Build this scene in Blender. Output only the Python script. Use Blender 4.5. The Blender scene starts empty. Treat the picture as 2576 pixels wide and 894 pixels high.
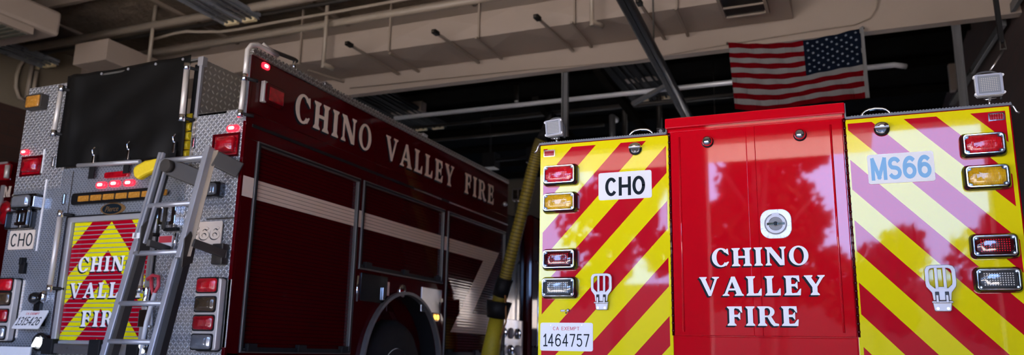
import bpy, bmesh, math, random
from mathutils import Vector, Matrix
R = math.radians
random.seed(7)
sc = bpy.context.scene
col = sc.collection

# ------------------------------------------------------------------ camera
CH = 0.75                                     # camera height above the floor
FPX, PIT, ROL, YAW = 2027.6, R(12.37), R(1.18), R(22.98)
cyw, syw, cpt, spt = math.cos(YAW), math.sin(YAW), math.cos(PIT), math.sin(PIT)
fwd = Vector((-syw*cpt, cyw*cpt, spt)); rt0 = Vector((cyw, syw, 0)); up0 = rt0.cross(fwd)
rt = math.cos(ROL)*rt0 + math.sin(ROL)*up0
up = -math.sin(ROL)*rt0 + math.cos(ROL)*up0
CAM = Vector((0, 0, CH))
cd = bpy.data.cameras.new('camera'); cam = bpy.data.objects.new('camera', cd); col.objects.link(cam)
cam.matrix_world = Matrix(((rt.x, up.x, -fwd.x, 0), (rt.y, up.y, -fwd.y, 0), (rt.z, up.z, -fwd.z, CH), (0, 0, 0, 1)))
cd.sensor_width = 36; cd.lens = 36*FPX/2576; cd.clip_end = 300
cd.dof.use_dof = True; cd.dof.focus_distance = 4.05; cd.dof.aperture_fstop = 2.2
sc.camera = cam
# measuring aids: where a line of sight meets a real plane of the place
def ray(px, py): return rt*((px-1288)/FPX) - up*((py-447)/FPX) + fwd
def PY(px, py, Y): d = ray(px, py); return CAM + d*(Y/d.y)
def PX(px, py, X): d = ray(px, py); return CAM + d*(X/d.x)
def PZ(px, py, Z): d = ray(px, py); return CAM + d*((Z-CH)/d.z)

# ------------------------------------------------------------------ world, sun, exposure
w = bpy.data.worlds.new('sky'); sc.world = w; w.use_nodes = True
bg = w.node_tree.nodes['Background']; bg.inputs[0].default_value = (0.31, 0.51, 1.0, 1); bg.inputs[1].default_value = 7.5
sd = bpy.data.lights.new('sun', 'SUN'); sd.energy = 31; sd.color = (1, .86, .68); sd.angle = R(1)
so = bpy.data.objects.new('sun', sd); col.objects.link(so); so.rotation_euler = (R(-28), R(14), 0)
sun_dir = Vector((.35, -.55, 1.25)).normalized(); so.rotation_euler = sun_dir.to_track_quat('Z', 'Y').to_euler()
sc.view_settings.view_transform = 'Standard'; sc.view_settings.look = 'None'
sc.view_settings.gamma = 1; sc.view_settings.use_curve_mapping = False
sc.view_settings.exposure = 0.95
try:
    sc.cycles.use_denoising = True
    sc.cycles.max_bounces = 10; sc.cycles.diffuse_bounces = 5; sc.cycles.glossy_bounces = 5
    sc.cycles.sample_clamp_indirect = 8
    sc.cycles.caustics_reflective = False; sc.cycles.caustics_refractive = False
except Exception: pass

# ------------------------------------------------------------------ material helpers
class E_:
    def __init__(s, nt, o): s.nt, s.o = nt, o
    def _m(s, op, *a, clamp=False):
        n = s.nt.nodes.new('ShaderNodeMath'); n.operation = op; n.use_clamp = clamp
        for i, v in enumerate((s,)+a):
            if isinstance(v, E_): s.nt.links.new(v.o, n.inputs[i])
            else: n.inputs[i].default_value = v
        return E_(s.nt, n.outputs[0])
    def __add__(s, b): return s._m('ADD', b)
    def __sub__(s, b): return s._m('SUBTRACT', b)
    def __mul__(s, b): return s._m('MULTIPLY', b)
    def __truediv__(s, b): return s._m('DIVIDE', b)
    def __lt__(s, b): return s._m('LESS_THAN', b)
    def __gt__(s, b): return s._m('GREATER_THAN', b)
    def frac(s): return s._m('FRACT')
    def floor(s): return s._m('FLOOR')
    def abs(s): return s._m('ABSOLUTE')
    def mx(s, b): return s._m('MAXIMUM', b)
    def mn(s, b): return s._m('MINIMUM', b)
    def mod2(s): return (s*0.5).frac()*2
def lin(c):
    return tuple((x/12.92 if x <= .04045 else ((x+.055)/1.055)**2.4) for x in c)
def mixc(nt, f, a, b):
    n = nt.nodes.new('ShaderNodeMix'); n.data_type = 'RGBA'
    if isinstance(f, E_): nt.links.new(f.o, n.inputs[0])
    else: n.inputs[0].default_value = f
    for i, v in ((6, a), (7, b)):
        if isinstance(v, tuple): n.inputs[i].default_value = (*v[:3], 1)
        else: nt.links.new(v, n.inputs[i])
    return n.outputs[2]
def coords(nt, scale=None):
    t = nt.nodes.new('ShaderNodeTexCoord'); s = nt.nodes.new('ShaderNodeSeparateXYZ')
    nt.links.new(t.outputs['Object'], s.inputs[0])
    return [E_(nt, s.outputs[i]) for i in range(3)], t.outputs['Object']
def noise(nt, vec, scale, detail=3, rough=.5):
    n = nt.nodes.new('ShaderNodeTexNoise'); nt.links.new(vec, n.inputs['Vector'])
    n.inputs['Scale'].default_value = scale; n.inputs['Detail'].default_value = detail; n.inputs['Roughness'].default_value = rough
    return E_(nt, n.outputs[0])
def bump(nt, h, strength, dist):
    n = nt.nodes.new('ShaderNodeBump'); n.inputs['Strength'].default_value = strength; n.inputs['Distance'].default_value = dist
    nt.links.new(h.o, n.inputs['Height']); nt.links.new(n.outputs[0], bsdf(nt).inputs['Normal'])
def bsdf(nt): return nt.nodes['Principled BSDF']
MATS = {}
def mat(name, c=(.5, .5, .5), rough=.5, metal=0, coat=0, emit=None, es=0, spec=.5, vary=0, vs=8, fn=None, trans=0, coat_rough=.03):
    if name in MATS: return MATS[name]
    m = bpy.data.materials.new(name); m.use_nodes = True; nt = m.node_tree; b = bsdf(nt)
    b.inputs['Base Color'].default_value = (*c, 1); b.inputs['Roughness'].default_value = rough
    b.inputs['Metallic'].default_value = metal; b.inputs['Coat Weight'].default_value = coat
    b.inputs['Coat Roughness'].default_value = coat_rough
    b.inputs['Specular IOR Level'].default_value = spec; b.inputs['Transmission Weight'].default_value = trans
    if emit: b.inputs['Emission Color'].default_value = (*emit, 1); b.inputs['Emission Strength'].default_value = es
    if vary:
        (x, y, z), v = coords(nt); n = noise(nt, v, vs, 4, .6)
        nt.links.new(mixc(nt, n, tuple(k*(1-vary) for k in c), tuple(min(1, k*(1+vary)) for k in c)), b.inputs['Base Color'])
        nt.links.new(((n-.5)*.25+rough).o, b.inputs['Roughness'])
    if fn: fn(nt, b)
    MATS[name] = m; return m

def tread(u, v, pitch, base=(.62, .63, .66), rough=.30, k=(.58, .2)):
    def fn(nt, b):
        X, vec = coords(nt); a, c = X[u]/pitch, X[v]/pitch
        par = (a.floor()+c.floor()).mod2()
        fa, fc = a.frac()-.5, c.frac()-.5
        p, q = (fa+fc)*.7071, (fa-fc)*.7071
        L = p+(q-p)*par; W = q+(p-q)*par
        L, W = L/k[0], W/k[1]
        d = (L*L+W*W)._m('POWER', .5)
        h = (d*-1.6+1.9)._m('MINIMUM', 1.0)._m('MAXIMUM', 0.0)
        nz = noise(nt, vec, 3, 4, .6)
        bump(nt, h, 1.0, .0035)
        base2 = tuple(k*.62 for k in base); base3 = tuple(min(1, k*1.5) for k in base)
        nt.links.new(mixc(nt, h*(nz*.5+.6), base2, base3), b.inputs['Base Color'])
        nt.links.new((nz*.16+rough).o, b.inputs['Roughness'])
    return fn
M = {}
M['tread'] = mat('diamond_plate', metal=.75, rough=.3, fn=tread(0, 2, .024))
M['tread_fine'] = mat('diamond_plate_fine', metal=.75, rough=.3, fn=tread(0, 2, .017, (.46, .50, .56)))
M['tread_side'] = mat('diamond_plate_side', metal=.35, rough=.3, fn=tread(1, 2, .048, (.40, .36, .31), k=(.36, .15)))
M['tread_top'] = mat('diamond_plate_top', metal=.75, rough=.35, fn=tread(1, 2, .03, (.4, .38, .35)))
M['tread_glare'] = mat('painted_tread_glare', c=(.9, .86, .8), metal=0, rough=.3, fn=tread(0, 2, .024, (1.2, 1.1, 1.0), .3))  # bright reflection on the plate put into a whitish colour
def paint(nt, b):
    b.inputs['Coat IOR'].default_value = 1.6
    X, v = coords(nt); n = noise(nt, v, 1.7, 2, .4); n2 = noise(nt, v, 60, 2, .5)
    bump(nt, n+n2*.004, .12, .02)
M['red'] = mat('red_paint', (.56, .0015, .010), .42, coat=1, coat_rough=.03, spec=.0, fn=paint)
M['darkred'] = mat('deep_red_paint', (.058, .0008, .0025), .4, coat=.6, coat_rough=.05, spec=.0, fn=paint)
M['black'] = mat('black_rubber', (.012, .012, .013), .5, spec=.15, vary=.3)
M['blackgloss'] = mat('black_gloss_plastic', (.01, .01, .011), .15, coat=.5, vary=.1)
M['matblack'] = mat('black_vinyl', (.006, .0058, .0055), .5, spec=.12, vary=.25, vs=3)
M['chrome'] = mat('chrome', (.82, .83, .86), .08, 1, vary=.06, vs=20)
M['alu'] = mat('brushed_aluminium', (.62, .63, .66), .32, 1, vary=.12, vs=30)
M['cast'] = mat('cast_aluminium', (.42, .42, .45), .42, .6, vary=.08, vs=40)
M['greypaint'] = mat('grey_rail_finish', (.42, .42, .43), .4, .4, vary=.08)
M['rail'] = mat('ribbed_grip_rail', (.62, .58, .54), .4, .3, vary=.08)
M['laddergrey'] = mat('ladder_aluminium', (.46, .47, .50), .38, .55, vary=.12)
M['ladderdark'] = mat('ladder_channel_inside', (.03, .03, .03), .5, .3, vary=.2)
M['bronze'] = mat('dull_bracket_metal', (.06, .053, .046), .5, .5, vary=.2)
M['white'] = mat('white_sign', (.80, .80, .80), .35, vary=.04)
M['cream'] = mat('cream_reflective', (.80, .66, .54), .4, vary=.05)
M['offwhite'] = mat('white_lettering', (.86, .86, .88), .35, vary=.03)
M['ink'] = mat('dark_ink', (.006, .012, .018), .5, spec=.1, vary=.1)
M['inkgold'] = mat('bronze_edge', (.07, .05, .03), .4, vary=.1)
M['blueink'] = mat('sky_paled_lettering', (.20, .46, .74), .4, vary=.06)  # blue letters, paled by sky wash put into the colour
M['redink'] = mat('red_print', (.6, .05, .07), .4, vary=.06)
M['yellow'] = mat('yellow_webbing', (.75, .55, .01), .6, vary=.2, vs=60)
M['gold'] = mat('gold_badge', (.32, .18, .07), .35, .6, vary=.2)
M['tan'] = mat('tan_painted_sheet_metal', (.36, .285, .235), .6, vary=.07, vs=2)
M['tandark'] = mat('tan_painted_steel', (.30, .24, .19), .55, vary=.14, vs=4)
M['tanpipe'] = mat('tan_painted_pipe', (.34, .28, .22), .45, vary=.12, vs=6)
M['framegrey'] = mat('anodised_door_frame', (.16, .155, .145), .4, .6, vary=.1)
M['steel'] = mat('galvanised_strut', (.17, .17, .175), .45, .5, vary=.15)
M['silver'] = mat('spiral_silver_pipe', (.80, .81, .84), .4, .3, fn=lambda nt, b: bump(nt, (coords(nt)[0][0]/.28).frac() < .04, .8, .01))
M['glow_red'] = mat('lit_red_marker', (.8, .02, .03), .3, emit=(1, .02, .05), es=.9)
M['glow_core'] = mat('lit_red_marker_core', (1, .6, .5), .3, emit=(1, .45, .40), es=2.6)
M['glow_amber'] = mat('lit_amber_marker', (1, .5, .05), .3, emit=(1, .45, .04), es=3)
M['glow_white'] = mat('lit_white_lamp', (1, 1, 1), .3, emit=(.9, .96, 1), es=1.4)
def lens(c, cd_, pitch=.0, dots=False, ribs=0.0, ext=(.062, .034)):
    def fn(nt, b):
        X, v = coords(nt)
        if dots:
            a, c2 = (X[0]/pitch).frac()-.5, (X[2]/pitch).frac()-.5
            d = (a*a+c2*c2)._m('POWER', .5) < .27
            inside = (X[0].abs() < ext[0])*(X[2].abs() < ext[1])
            nt.links.new(mixc(nt, d*inside, cd_, c), b.inputs['Base Color'])
        else:
            g = (X[0]/ribs).frac(); g2 = (X[2]/(ribs*2.2)).frac()
            h = (g-.5).abs()+(g2-.5).abs()*.5
            n = noise(nt, v, 22, 2)
            nt.links.new(mixc(nt, (n*1.6-.3)._m('MINIMUM', 1.)._m('MAXIMUM', 0.), cd_, c), b.inputs['Base Color'])
            bump(nt, h, .35, .004)
    return fn
M['lens_red'] = mat('red_lens', (.6, 0, .01), .12, coat=1, fn=lens((.85, .01, .02), (.30, .0, .008), ribs=.006))
M['lens_amber'] = mat('amber_lens', (.8, .4, .01), .12, coat=1, fn=lens((.95, .55, .015), (.42, .20, .0), ribs=.006))
M['lens_reddot'] = mat('red_led_lens', (.3, 0, .01), .12, coat=1, fn=lens((.75, .01, .03), (.05, .001, .004), .0105, True))
M['lens_cleardot'] = mat('clear_led_lens', (.5, .5, .5), .12, coat=1, fn=lens((.75, .74, .68), (.05, .055, .06), .0105, True))
M['lens_led'] = mat('flood_led_lens', (.5, .5, .5), .15, coat=1, fn=lens((.62, .58, .50), (.25, .27, .30), .009, True, ext=(.040, .034)))
M['lens_dkred'] = mat('deep_red_lens', (.38, .004, .014), .2, coat=1, fn=lens((.5, .004, .012), (.2, .0, .006), ribs=.01))
M['lens_smoke'] = mat('smoky_amber_lens', (.07, .045, .025), .15, coat=1, vary=.5, vs=20)
M['lens_clear'] = mat('clear_lens', (.30, .31, .33), .12, metal=.5, coat=1, vary=.3, vs=20)
M['lens_amberdim'] = mat('unlit_amber_lens', (.45, .20, .03), .25, coat=.6, vary=.4, vs=60)
M['tyre'] = mat('tyre_rubber', (.010, .010, .011), .75, vary=.3)

# ------------------------------------------------------------------ mesh helpers
class Fr:                                              # a local frame: u, v in the plane, w out of it
    def __init__(s, o, u, v, w): s.o, s.u, s.v, s.w = Vector(o), Vector(u), Vector(v), Vector(w)
    def p(s, a, b, c=0): return s.o+s.u*a+s.v*b+s.w*c
    def at(s, a, b, c=0): return Fr(s.p(a, b, c), s.u, s.v, s.w)
    def tilt(s, ang, a, b):                            # turned about an in-plane u axis through (a, b)
        o = s.p(a, b); r = Matrix.Rotation(ang, 3, s.u)
        return Fr(o, s.u, r @ s.v, r @ s.w)
    def roll(s, ang, a, b):
        o = s.p(a, b); r = Matrix.Rotation(ang, 3, s.w)
        return Fr(o, r @ s.u, r @ s.v, s.w)
def rr(w, h, r, n=4, cx=0, cz=0):
    pts = []
    for (sx, sz, a0) in ((1, 1, 0), (-1, 1, 90), (-1, -1, 180), (1, -1, 270)):
        for k in range(n+1):
            a = R(a0+90*k/n); pts.append((cx+sx*(w/2-r)+r*math.cos(a), cz+sz*(h/2-r)+r*math.sin(a)))
    return pts
def ell(cx, cz, rx, rz, n=28, a0=0, a1=360):
    full = abs(a1-a0) >= 360
    return [(cx+rx*math.cos(R(a0+(a1-a0)*k/(n if full else n-1))), cz+rz*math.sin(R(a0+(a1-a0)*k/(n if full else n-1)))) for k in range(n)]
class B:
    def __init__(s): s.bm = bmesh.new(); s.mi = 0; s.mats = []
    def use(s, m):
        if m not in s.mats: s.mats.append(m)
        s.mi = s.mats.index(m); return s
    def face(s, vs, smooth=False):
        try: f = s.bm.faces.new(vs); f.material_index = s.mi; f.smooth = smooth; return f
        except ValueError: return None
    def loft(s, loops, smooth=False, cap0=True, cap1=True, closed=True):
        L = [[s.bm.verts.new(p) for p in lp] for lp in loops]; n = len(L[0])
        for a, b in zip(L, L[1:]):
            for i in range(n if closed else n-1):
                j = (i+1) % n; s.face((a[i], a[j], b[j], b[i]), smooth)
        if cap0: s.face(L[0][::-1])
        if cap1: s.face(L[-1])
        return s
    def prism(s, poly, w0, w1, fr): return s.loft([[fr.p(a, b, w0) for a, b in poly], [fr.p(a, b, w1) for a, b in poly]])
    def dome(s, poly, cx, cz, steps, fr, smooth=True):       # steps: (scale, w)
        return s.loft([[fr.p(cx+(a-cx)*k, cz+(b-cz)*k, ww) for a, b in poly] for k, ww in steps], smooth)
    def ring(s, po, pi, w0, w1, fr):
        lo = [[fr.p(a, b, w0) for a, b in po], [fr.p(a, b, w1) for a, b in po], [fr.p(a, b, w1) for a, b in pi], [fr.p(a, b, w0) for a, b in pi]]
        V = [[s.bm.verts.new(p) for p in l] for l in lo]; n = len(po)
        for k in range(4):
            a, b = V[k], V[(k+1) % 4]
            for i in range(n): s.face((a[i], a[(i+1) % n], b[(i+1) % n], b[i]))
        return s
    def box(s, x0, x1, y0, y1, z0, z1):
        return s.loft([[(x0, y0, z0), (x1, y0, z0), (x1, y1, z0), (x0, y1, z0)], [(x0, y0, z1), (x1, y0, z1), (x1, y1, z1), (x0, y1, z1)]])
    def rect(s, u0, u1, v0, v1, w0, w1, fr): return s.prism([(u0, v0), (u1, v0), (u1, v1), (u0, v1)], w0, w1, fr)
    def beam(s, p, q, wx, wz, side=None):                    # rectangular bar from p to q
        p, q = Vector(p), Vector(q); d = (q-p).normalized()
        a = Vector(side) if side else (Vector((0, 0, 1)) if abs(d.z) < .9 else Vector((1, 0, 0)))
        x = d.cross(a).normalized(); z = x.cross(d)
        c = [(-wx/2, -wz/2), (wx/2, -wz/2), (wx/2, wz/2), (-wx/2, wz/2)]
        return s.loft([[p+x*i+z*j for i, j in c], [q+x*i+z*j for i, j in c]])
    def tube(s, pts, r, n=10, cap=True, rad=None):
        pts = [Vector(p) for p in pts]; t0 = (pts[1]-pts[0]).normalized()
        a = Vector((0, 0, 1)) if abs(t0.z) < .9 else Vector((1, 0, 0)); x = t0.cross(a).normalized(); loops = []
        for i, p in enumerate(pts):
            t = (pts[min(i+1, len(pts)-1)]-pts[max(i-1, 0)]).normalized(); x = (x-t*x.dot(t)).normalized(); y = t.cross(x)
            k = rad[i] if rad else r
            loops.append([p+x*k*math.cos(2*math.pi*j/n)+y*k*math.sin(2*math.pi*j/n) for j in range(n)])
        return s.loft(loops, True, cap, cap)
    def disc(s, c, axis, r, h, n=24):
        c, a = Vector(c), Vector(axis).normalized(); return s.tube([c, c+a*h], r, n)
    def lathe(s, c, axis, prof, n=28):                        # prof: (radius, height)
        c, a = Vector(c), Vector(axis).normalized(); u = a.orthogonal().normalized(); v = a.cross(u)
        return s.loft([[c+a*h+(u*math.cos(2*math.pi*j/n)+v*math.sin(2*math.pi*j/n))*max(r, 1e-4) for j in range(n)] for r, h in prof], True)
WO = {}
def tag(o, label=None, cat=None, group=None, kind=None):
    if label: o['label'] = label
    if cat: o['category'] = cat
    if group: o['group'] = group
    if kind: o['kind'] = kind
    return o
def thing(name, loc, label, cat, group=None):
    o = bpy.data.objects.new(name, None); col.objects.link(o); o.location = loc; o.empty_display_size = .2
    WO[o] = Vector(loc); return tag(o, label, cat, group)
def put(name, b, m=None, parent=None, origin=None, bev=0, label=None, sub=0):
    bm = b.bm
    bmesh.ops.recalc_face_normals(bm, faces=bm.faces)
    if origin is None:
        xs = [v.co for v in bm.verts]; lo = Vector([min(p[i] for p in xs) for i in range(3)]); hi = Vector([max(p[i] for p in xs) for i in range(3)]); origin = (lo+hi)/2
    origin = Vector(origin); bmesh.ops.translate(bm, verts=bm.verts, vec=-origin)
    me = bpy.data.meshes.new(name); bm.to_mesh(me); bm.free()
    for k in (b.mats or [m]): me.materials.append(k)
    o = bpy.data.objects.new(name, me); col.objects.link(o); WO[o] = origin
    if parent is not None: o.parent = parent; o.location = origin-WO[parent]
    else: o.location = origin
    if bev:
        md = o.modifiers.new('bevel', 'BEVEL'); md.width = bev; md.segments = 2; md.limit_method = 'ANGLE'; md.angle_limit = R(40)
    if label: o['label'] = label
    return o
def struct(name, b, m=None, **k): o = put(name, b, m, **k); o['kind'] = 'structure'; return o

# sans lettering from the built-in font, laid out in a frame
def text(b, s, fr, u0, v0, wd, ht, w0, w1, bold=.0, shear=0, space=1.0):
    cu = bpy.data.curves.new('t', 'FONT'); cu.body = s; cu.offset = bold; cu.shear = shear; cu.space_character = space; cu.resolution_u = 4
    o = bpy.data.objects.new('t', cu); me = bpy.data.meshes.new_from_object(o)
    vs = [v.co for v in me.vertices]
    x0, x1 = min(v.x for v in vs), max(v.x for v in vs); y0, y1 = min(v.y for v in vs), max(v.y for v in vs)
    f = lambda v, ww: fr.p(u0+(v.x-x0)/(x1-x0)*wd, v0+(v.y-y0)/(y1-y0)*ht, ww)
    A = [b.bm.verts.new(f(v, w0)) for v in vs]; C = [b.bm.verts.new(f(v, w1)) for v in vs]
    edges = {}
    for p in me.polygons:
        idx = list(p.vertices); b.face([C[i] for i in idx]); b.face([A[i] for i in idx][::-1])
        for i in range(len(idx)):
            e = (idx[i], idx[(i+1) % len(idx)]); edges[e] = 1
    for (i, j) in edges:
        if (j, i) not in edges: b.face((A[i], A[j], C[j], C[i]))
    bpy.data.objects.remove(o); bpy.data.curves.remove(cu); bpy.data.meshes.remove(me)
# bold sans lettering from strokes in a unit-high box
def _arc(cx, cy, rx, ry, a0, a1, n=14): return [(cx+rx*math.cos(R(a0+(a1-a0)*k/n)), cy+ry*math.sin(R(a0+(a1-a0)*k/n))) for k in range(n+1)]
SG = {'C': (.60, [_arc(.3, .5, .3, .5, 42, 318, 20)]), 'O': (.62, [_arc(.31, .5, .31, .5, 0, 360, 28)]), 'H': (.60, [[(0, 0), (0, 1)], [(.6, 0), (.6, 1)], [(0, .5), (.6, .5)]]),
 'M': (.74, [[(0, 0), (0, 1)], [(.74, 0), (.74, 1)], [(.02, 1), (.37, .06)], [(.72, 1), (.37, .06)]]),
 'S': (.58, [_arc(.29, .75, .27, .25, 25, 250, 14)[:-1]+_arc(.29, .26, .29, .26, 80, -155, 14)]),
 '6': (.58, [_arc(.29, .31, .29, .31, 0, 360, 24), _arc(.33, .48, .33, .52, 50, 180, 12)+[(0, .31)]]),
 'E': (.50, [[(0, 0), (0, 1)], [(0, 0), (.5, 0)], [(0, .52), (.45, .52)], [(0, 1), (.5, 1)]]), '1': (.26, [[(.0, .80), (.20, 1), (.20, 0)], [(0, 0), (.38, 0)]]),
 '4': (.58, [[(.42, 0), (.42, 1), (0, .28), (.56, .28)]]), '7': (.54, [[(0, 1), (.54, 1), (.20, 0)]]), '5': (.54, [[(.50, 1), (.06, 1), (.03, .56)]+_arc(.25, .32, .29, .32, 120, -150, 14)]),
 '2': (.54, [_arc(.27, .73, .27, .27, 165, -35, 12)+[(0, 0), (.54, 0)]]), '3': (.54, [_arc(.26, .76, .25, .24, 150, -90, 12), _arc(.26, .27, .28, .27, 90, -150, 12)]),
 'A': (.62, [[(0, 0), (.31, 1), (.62, 0)], [(.12, .33), (.5, .33)]]), 'X': (.56, [[(0, 0), (.56, 1)], [(0, 1), (.56, 0)]]), 'P': (.52, [[(0, 0), (0, 1), (.25, 1)]+_arc(.25, .75, .27, .25, 90, -90, 10)+[(0, .5)]]), 'T': (.56, [[(0, 1), (.56, 1)], [(.28, 1), (.28, 0)]]), ' ': (.3, [])}
def sans(b, s, fr, u0, v0, wd, ht, w0, w1, t=.17, gap=.30):
    cnt = 0; k = ht/(1+t); ws = [SG[c][0] for c in s]; tot = (sum(ws)+gap*(len(s)-1)+t); kx = wd/tot; x = t/2
    for c, gw in zip(s, ws):
        for ln in SG[c][1]:
            for (ax, ay), (bx, by) in zip(ln, ln[1:]):
                dx, dy = bx-ax, by-ay; L = math.hypot(dx, dy) or 1; nx, ny = -dy/L*t/2, dx/L*t/2; e = t*.18 if len(ln) > 4 else t*.5; ex, ey = dx/L*e, dy/L*e
                cnt += 1; b.prism([(u0+(x+px)*kx, v0+(t/2+py)*k) for px, py in ((ax+nx-ex, ay+ny-ey), (bx+nx+ex, by+ny+ey), (bx-nx+ex, by-ny+ey), (ax-nx-ex, ay-ny-ey))], w0, w1+(cnt % 9)*.00004, fr)
        x += gw+gap
# serif lettering: flared slab capitals drawn as polygons in a unit-high box
def stem(x, w=.24, s=.09, lo=0, hi=1, st=True, sb=True):
    p = []
    p += [(x-s, lo), (x+w+s, lo), (x+w+s, lo+.05), (x+w, lo+.15)] if sb else [(x, lo), (x+w, lo)]
    p += [(x+w, hi-.15), (x+w+s, hi-.05), (x+w+s, hi), (x-s, hi), (x-s, hi-.05), (x, hi-.15)] if st else [(x+w, hi), (x, hi)]
    if sb: p += [(x, lo+.15), (x-s, lo+.05)]
    return p
def arcband(cx, cy, rx, ry, tx, ty, a0, a1, n=18):
    out = []
    for k in range(n):
        p, q = R(a0+(a1-a0)*k/n), R(a0+(a1-a0)*(k+1)/n)
        out.append([(cx+rx*math.cos(p), cy+ry*math.sin(p)), (cx+rx*math.cos(q), cy+ry*math.sin(q)), (cx+(rx-tx)*math.cos(q), cy+(ry-ty)*math.sin(q)), (cx+(rx-tx)*math.cos(p), cy+(ry-ty)*math.sin(p))])
    return out
def arms(x, w, full):
    a = [[(x+w-.02, .93), (x+w-.02, 1), (x+w+.36, 1), (x+w+.38, .68), (x+w+.33, .68), (x+w+.22, .86)],
         [(x+w-.02, .45), (x+w-.02, .57), (x+w+.16, .57), (x+w+.26, .70), (x+w+.28, .70), (x+w+.28, .32), (x+w+.26, .32), (x+w+.16, .45)]]
    if full: a.append([(x+w-.02, 0), (x+w-.02, .10), (x+w+.24, .13), (x+w+.38, .33), (x+w+.43, .33), (x+w+.40, 0)])
    return a
GL = {
 'I': (.42, [stem(.09)]),
 'H': (1.0, [stem(.09), stem(.67), [(.3, .44), (.7, .44), (.7, .56), (.3, .56)]]),
 'N': (1.02, [stem(.10, .12, .09), stem(.82, .12, .09, 0.0, 1, True, False), [(.0, 1), (.32, 1), (.94, .12), (.94, 0), (.72, 0), (.13, .86)]]),
 'O': (.98, arcband(.49, .5, .47, .53, .22, .09, 0, 360, 26)),
 'C': (.92, arcband(.49, .5, .47, .53, .24, .09, 38, 322, 22)+[[(.68, .80), (.90, .62), (.86, .98), (.80, .98), (.76, .90)], [(.66, .16), (.76, .02), (.90, .24), (.86, .27)]]),
 'V': (.96, [[(.0, 1), (.36, 1), (.36, .95), (.30, .88), (.52, .30), (.56, 0), (.44, 0), (.06, .90), (.0, .95)], [(.62, 1), (.96, 1), (.96, .95), (.86, .88), (.56, 0), (.46, 0), (.50, .18), (.74, .88), (.62, .95)]]),
 'A': (1.02, [[(.02, 0), (.34, 0), (.34, .05), (.25, .12), (.52, .82), (.58, 1), (.46, 1), (.12, .12), (.02, .05)], [(.60, 0), (1.02, 0), (1.02, .05), (.94, .12), (.62, 1), (.46, 1), (.42, .94), (.68, .12), (.60, .05)], [(.24, .28), (.72, .28), (.70, .38), (.27, .38)]]),
 'L': (.74, [stem(.09), [(.31, 0), (.31, .10), (.54, .13), (.66, .36), (.71, .36), (.70, 0)]]),
 'E': (.78, [stem(.09)]+arms(.09, .24, True)),
 'F': (.74, [stem(.09)]+arms(.09, .24, False)),
 'R': (.96, [stem(.09)]+arcband(.46, .72, .32, .28, .20, .09, -90, 90, 12)+[[(.3, .44), (.46, .44), (.46, .53), (.3, .53)], [(.3, .91), (.46, .91), (.46, 1), (.3, 1)], [(.42, .50), (.62, .47), (.80, .14), (.96, .10), (.96, 0), (.72, -.01), (.60, .12)]]),
 'Y': (.92, [stem(.35, .22, .09, 0, .5, False, True), [(.0, 1), (.38, 1), (.38, .95), (.32, .88), (.50, .56), (.57, .50), (.57, .40), (.35, .40), (.06, .90), (.0, .95)], [(.60, 1), (.92, 1), (.92, .95), (.84, .88), (.57, .42), (.46, .46), (.70, .88), (.60, .95)]]),
 'M': (1.16, [stem(.10, .10, .09), stem(.82, .24, .09), [(.0, 1), (.30, 1), (.58, .30), (.54, 0), (.14, .88)], [(.54, 0), (.58, .3), (.86, 1), (.92, 1), (.92, .9), (.62, 0)]]),
}
def serif_letter(b, ch, fr, u0, v0, wd, ht, w0, w1, du=0, dv=0):
    gw, polys = GL[ch]
    for i_, p in enumerate(polys): b.prism([(u0+du+x/gw*wd, v0+dv+y*ht) for x, y in p], w0, w1+i_*.00003, fr)
def serif_word(word, fr, u0, u1, v0, ht, w, parent, mface, mshadow, sh, gap=.11, name='lettering', vfun=None, us=None):
    ws = [GL[c][0] for c in word]; tot = sum(ws)+gap*(len(word)-1); k = (u1-u0)/tot; u = u0
    bf, bs = B(), B()
    for c, gw in zip(word, ws):
        for t in (1, .75, .5, .25): serif_letter(bs, c, fr, u, v0, gw*k, ht, w+.0004*(1-t), w+.0009+.0003*(1-t), sh[0]*t, sh[1]*t)
        serif_letter(bf, c, fr, u, v0, gw*k, ht, w+.001, w+.0026)
        u += (gw+gap)*k
    o = put(name, bf, mface, parent); put('letter_shadow', bs, mshadow, o, label='dark drop shadow of the letters'); return o

# ================================================================== THE BUILDING
XL, XR, YF, YB, ZC = -13.0, 1.95, -1.5, 22.0, 5.95
def brick_fn(u, v, c1, c2, mortar):
    def fn(nt, b):
        X, vec = coords(nt); cmb = nt.nodes.new('ShaderNodeCombineXYZ')
        nt.links.new(X[u].o, cmb.inputs[0]); nt.links.new(X[v].o, cmb.inputs[1])
        br = nt.nodes.new('ShaderNodeTexBrick'); nt.links.new(cmb.outputs[0], br.inputs['Vector'])
        br.inputs['Scale'].default_value = 1; br.inputs['Brick Width'].default_value = .4; br.inputs['Row Height'].default_value = .2
        br.inputs['Mortar Size'].default_value = .008
        br.inputs['Color1'].default_value = (*c1, 1); br.inputs['Color2'].default_value = (*c2, 1); br.inputs['Mortar'].default_value = (*mortar, 1)
        n = noise(nt, vec, 6, 4); nt.links.new(mixc(nt, n*.5, br.outputs[0], tuple(k*.5 for k in c1)), b.inputs['Base Color'])
        bump(nt, E_(nt, br.outputs[1])*-1+n*.4, .5, .01)
    return fn
M['brick_side'] = mat('red_brown_block', rough=.85, fn=brick_fn(1, 2, (.058, .022, .014), (.045, .018, .012), (.026, .018, .014)))
M['brick_front'] = mat('tan_block', rough=.85, fn=brick_fn(0, 2, (.22, .17, .13), (.19, .15, .11), (.14, .11, .09)))
M['wallpaint'] = mat('beige_wall_paint', (.20, .165, .115), .8, vary=.1, vs=2)
def conc(nt, b):
    X, v = coords(nt); n = noise(nt, v, .8, 6, .6); nt.links.new(mixc(nt, n, (.36, .34, .31), (.48, .45, .42)), b.inputs['Base Color']); bump(nt, noise(nt, v, 30, 4), .2, .005)
M['floor'] = mat('polished_concrete_floor', rough=.35, fn=conc)
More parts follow.
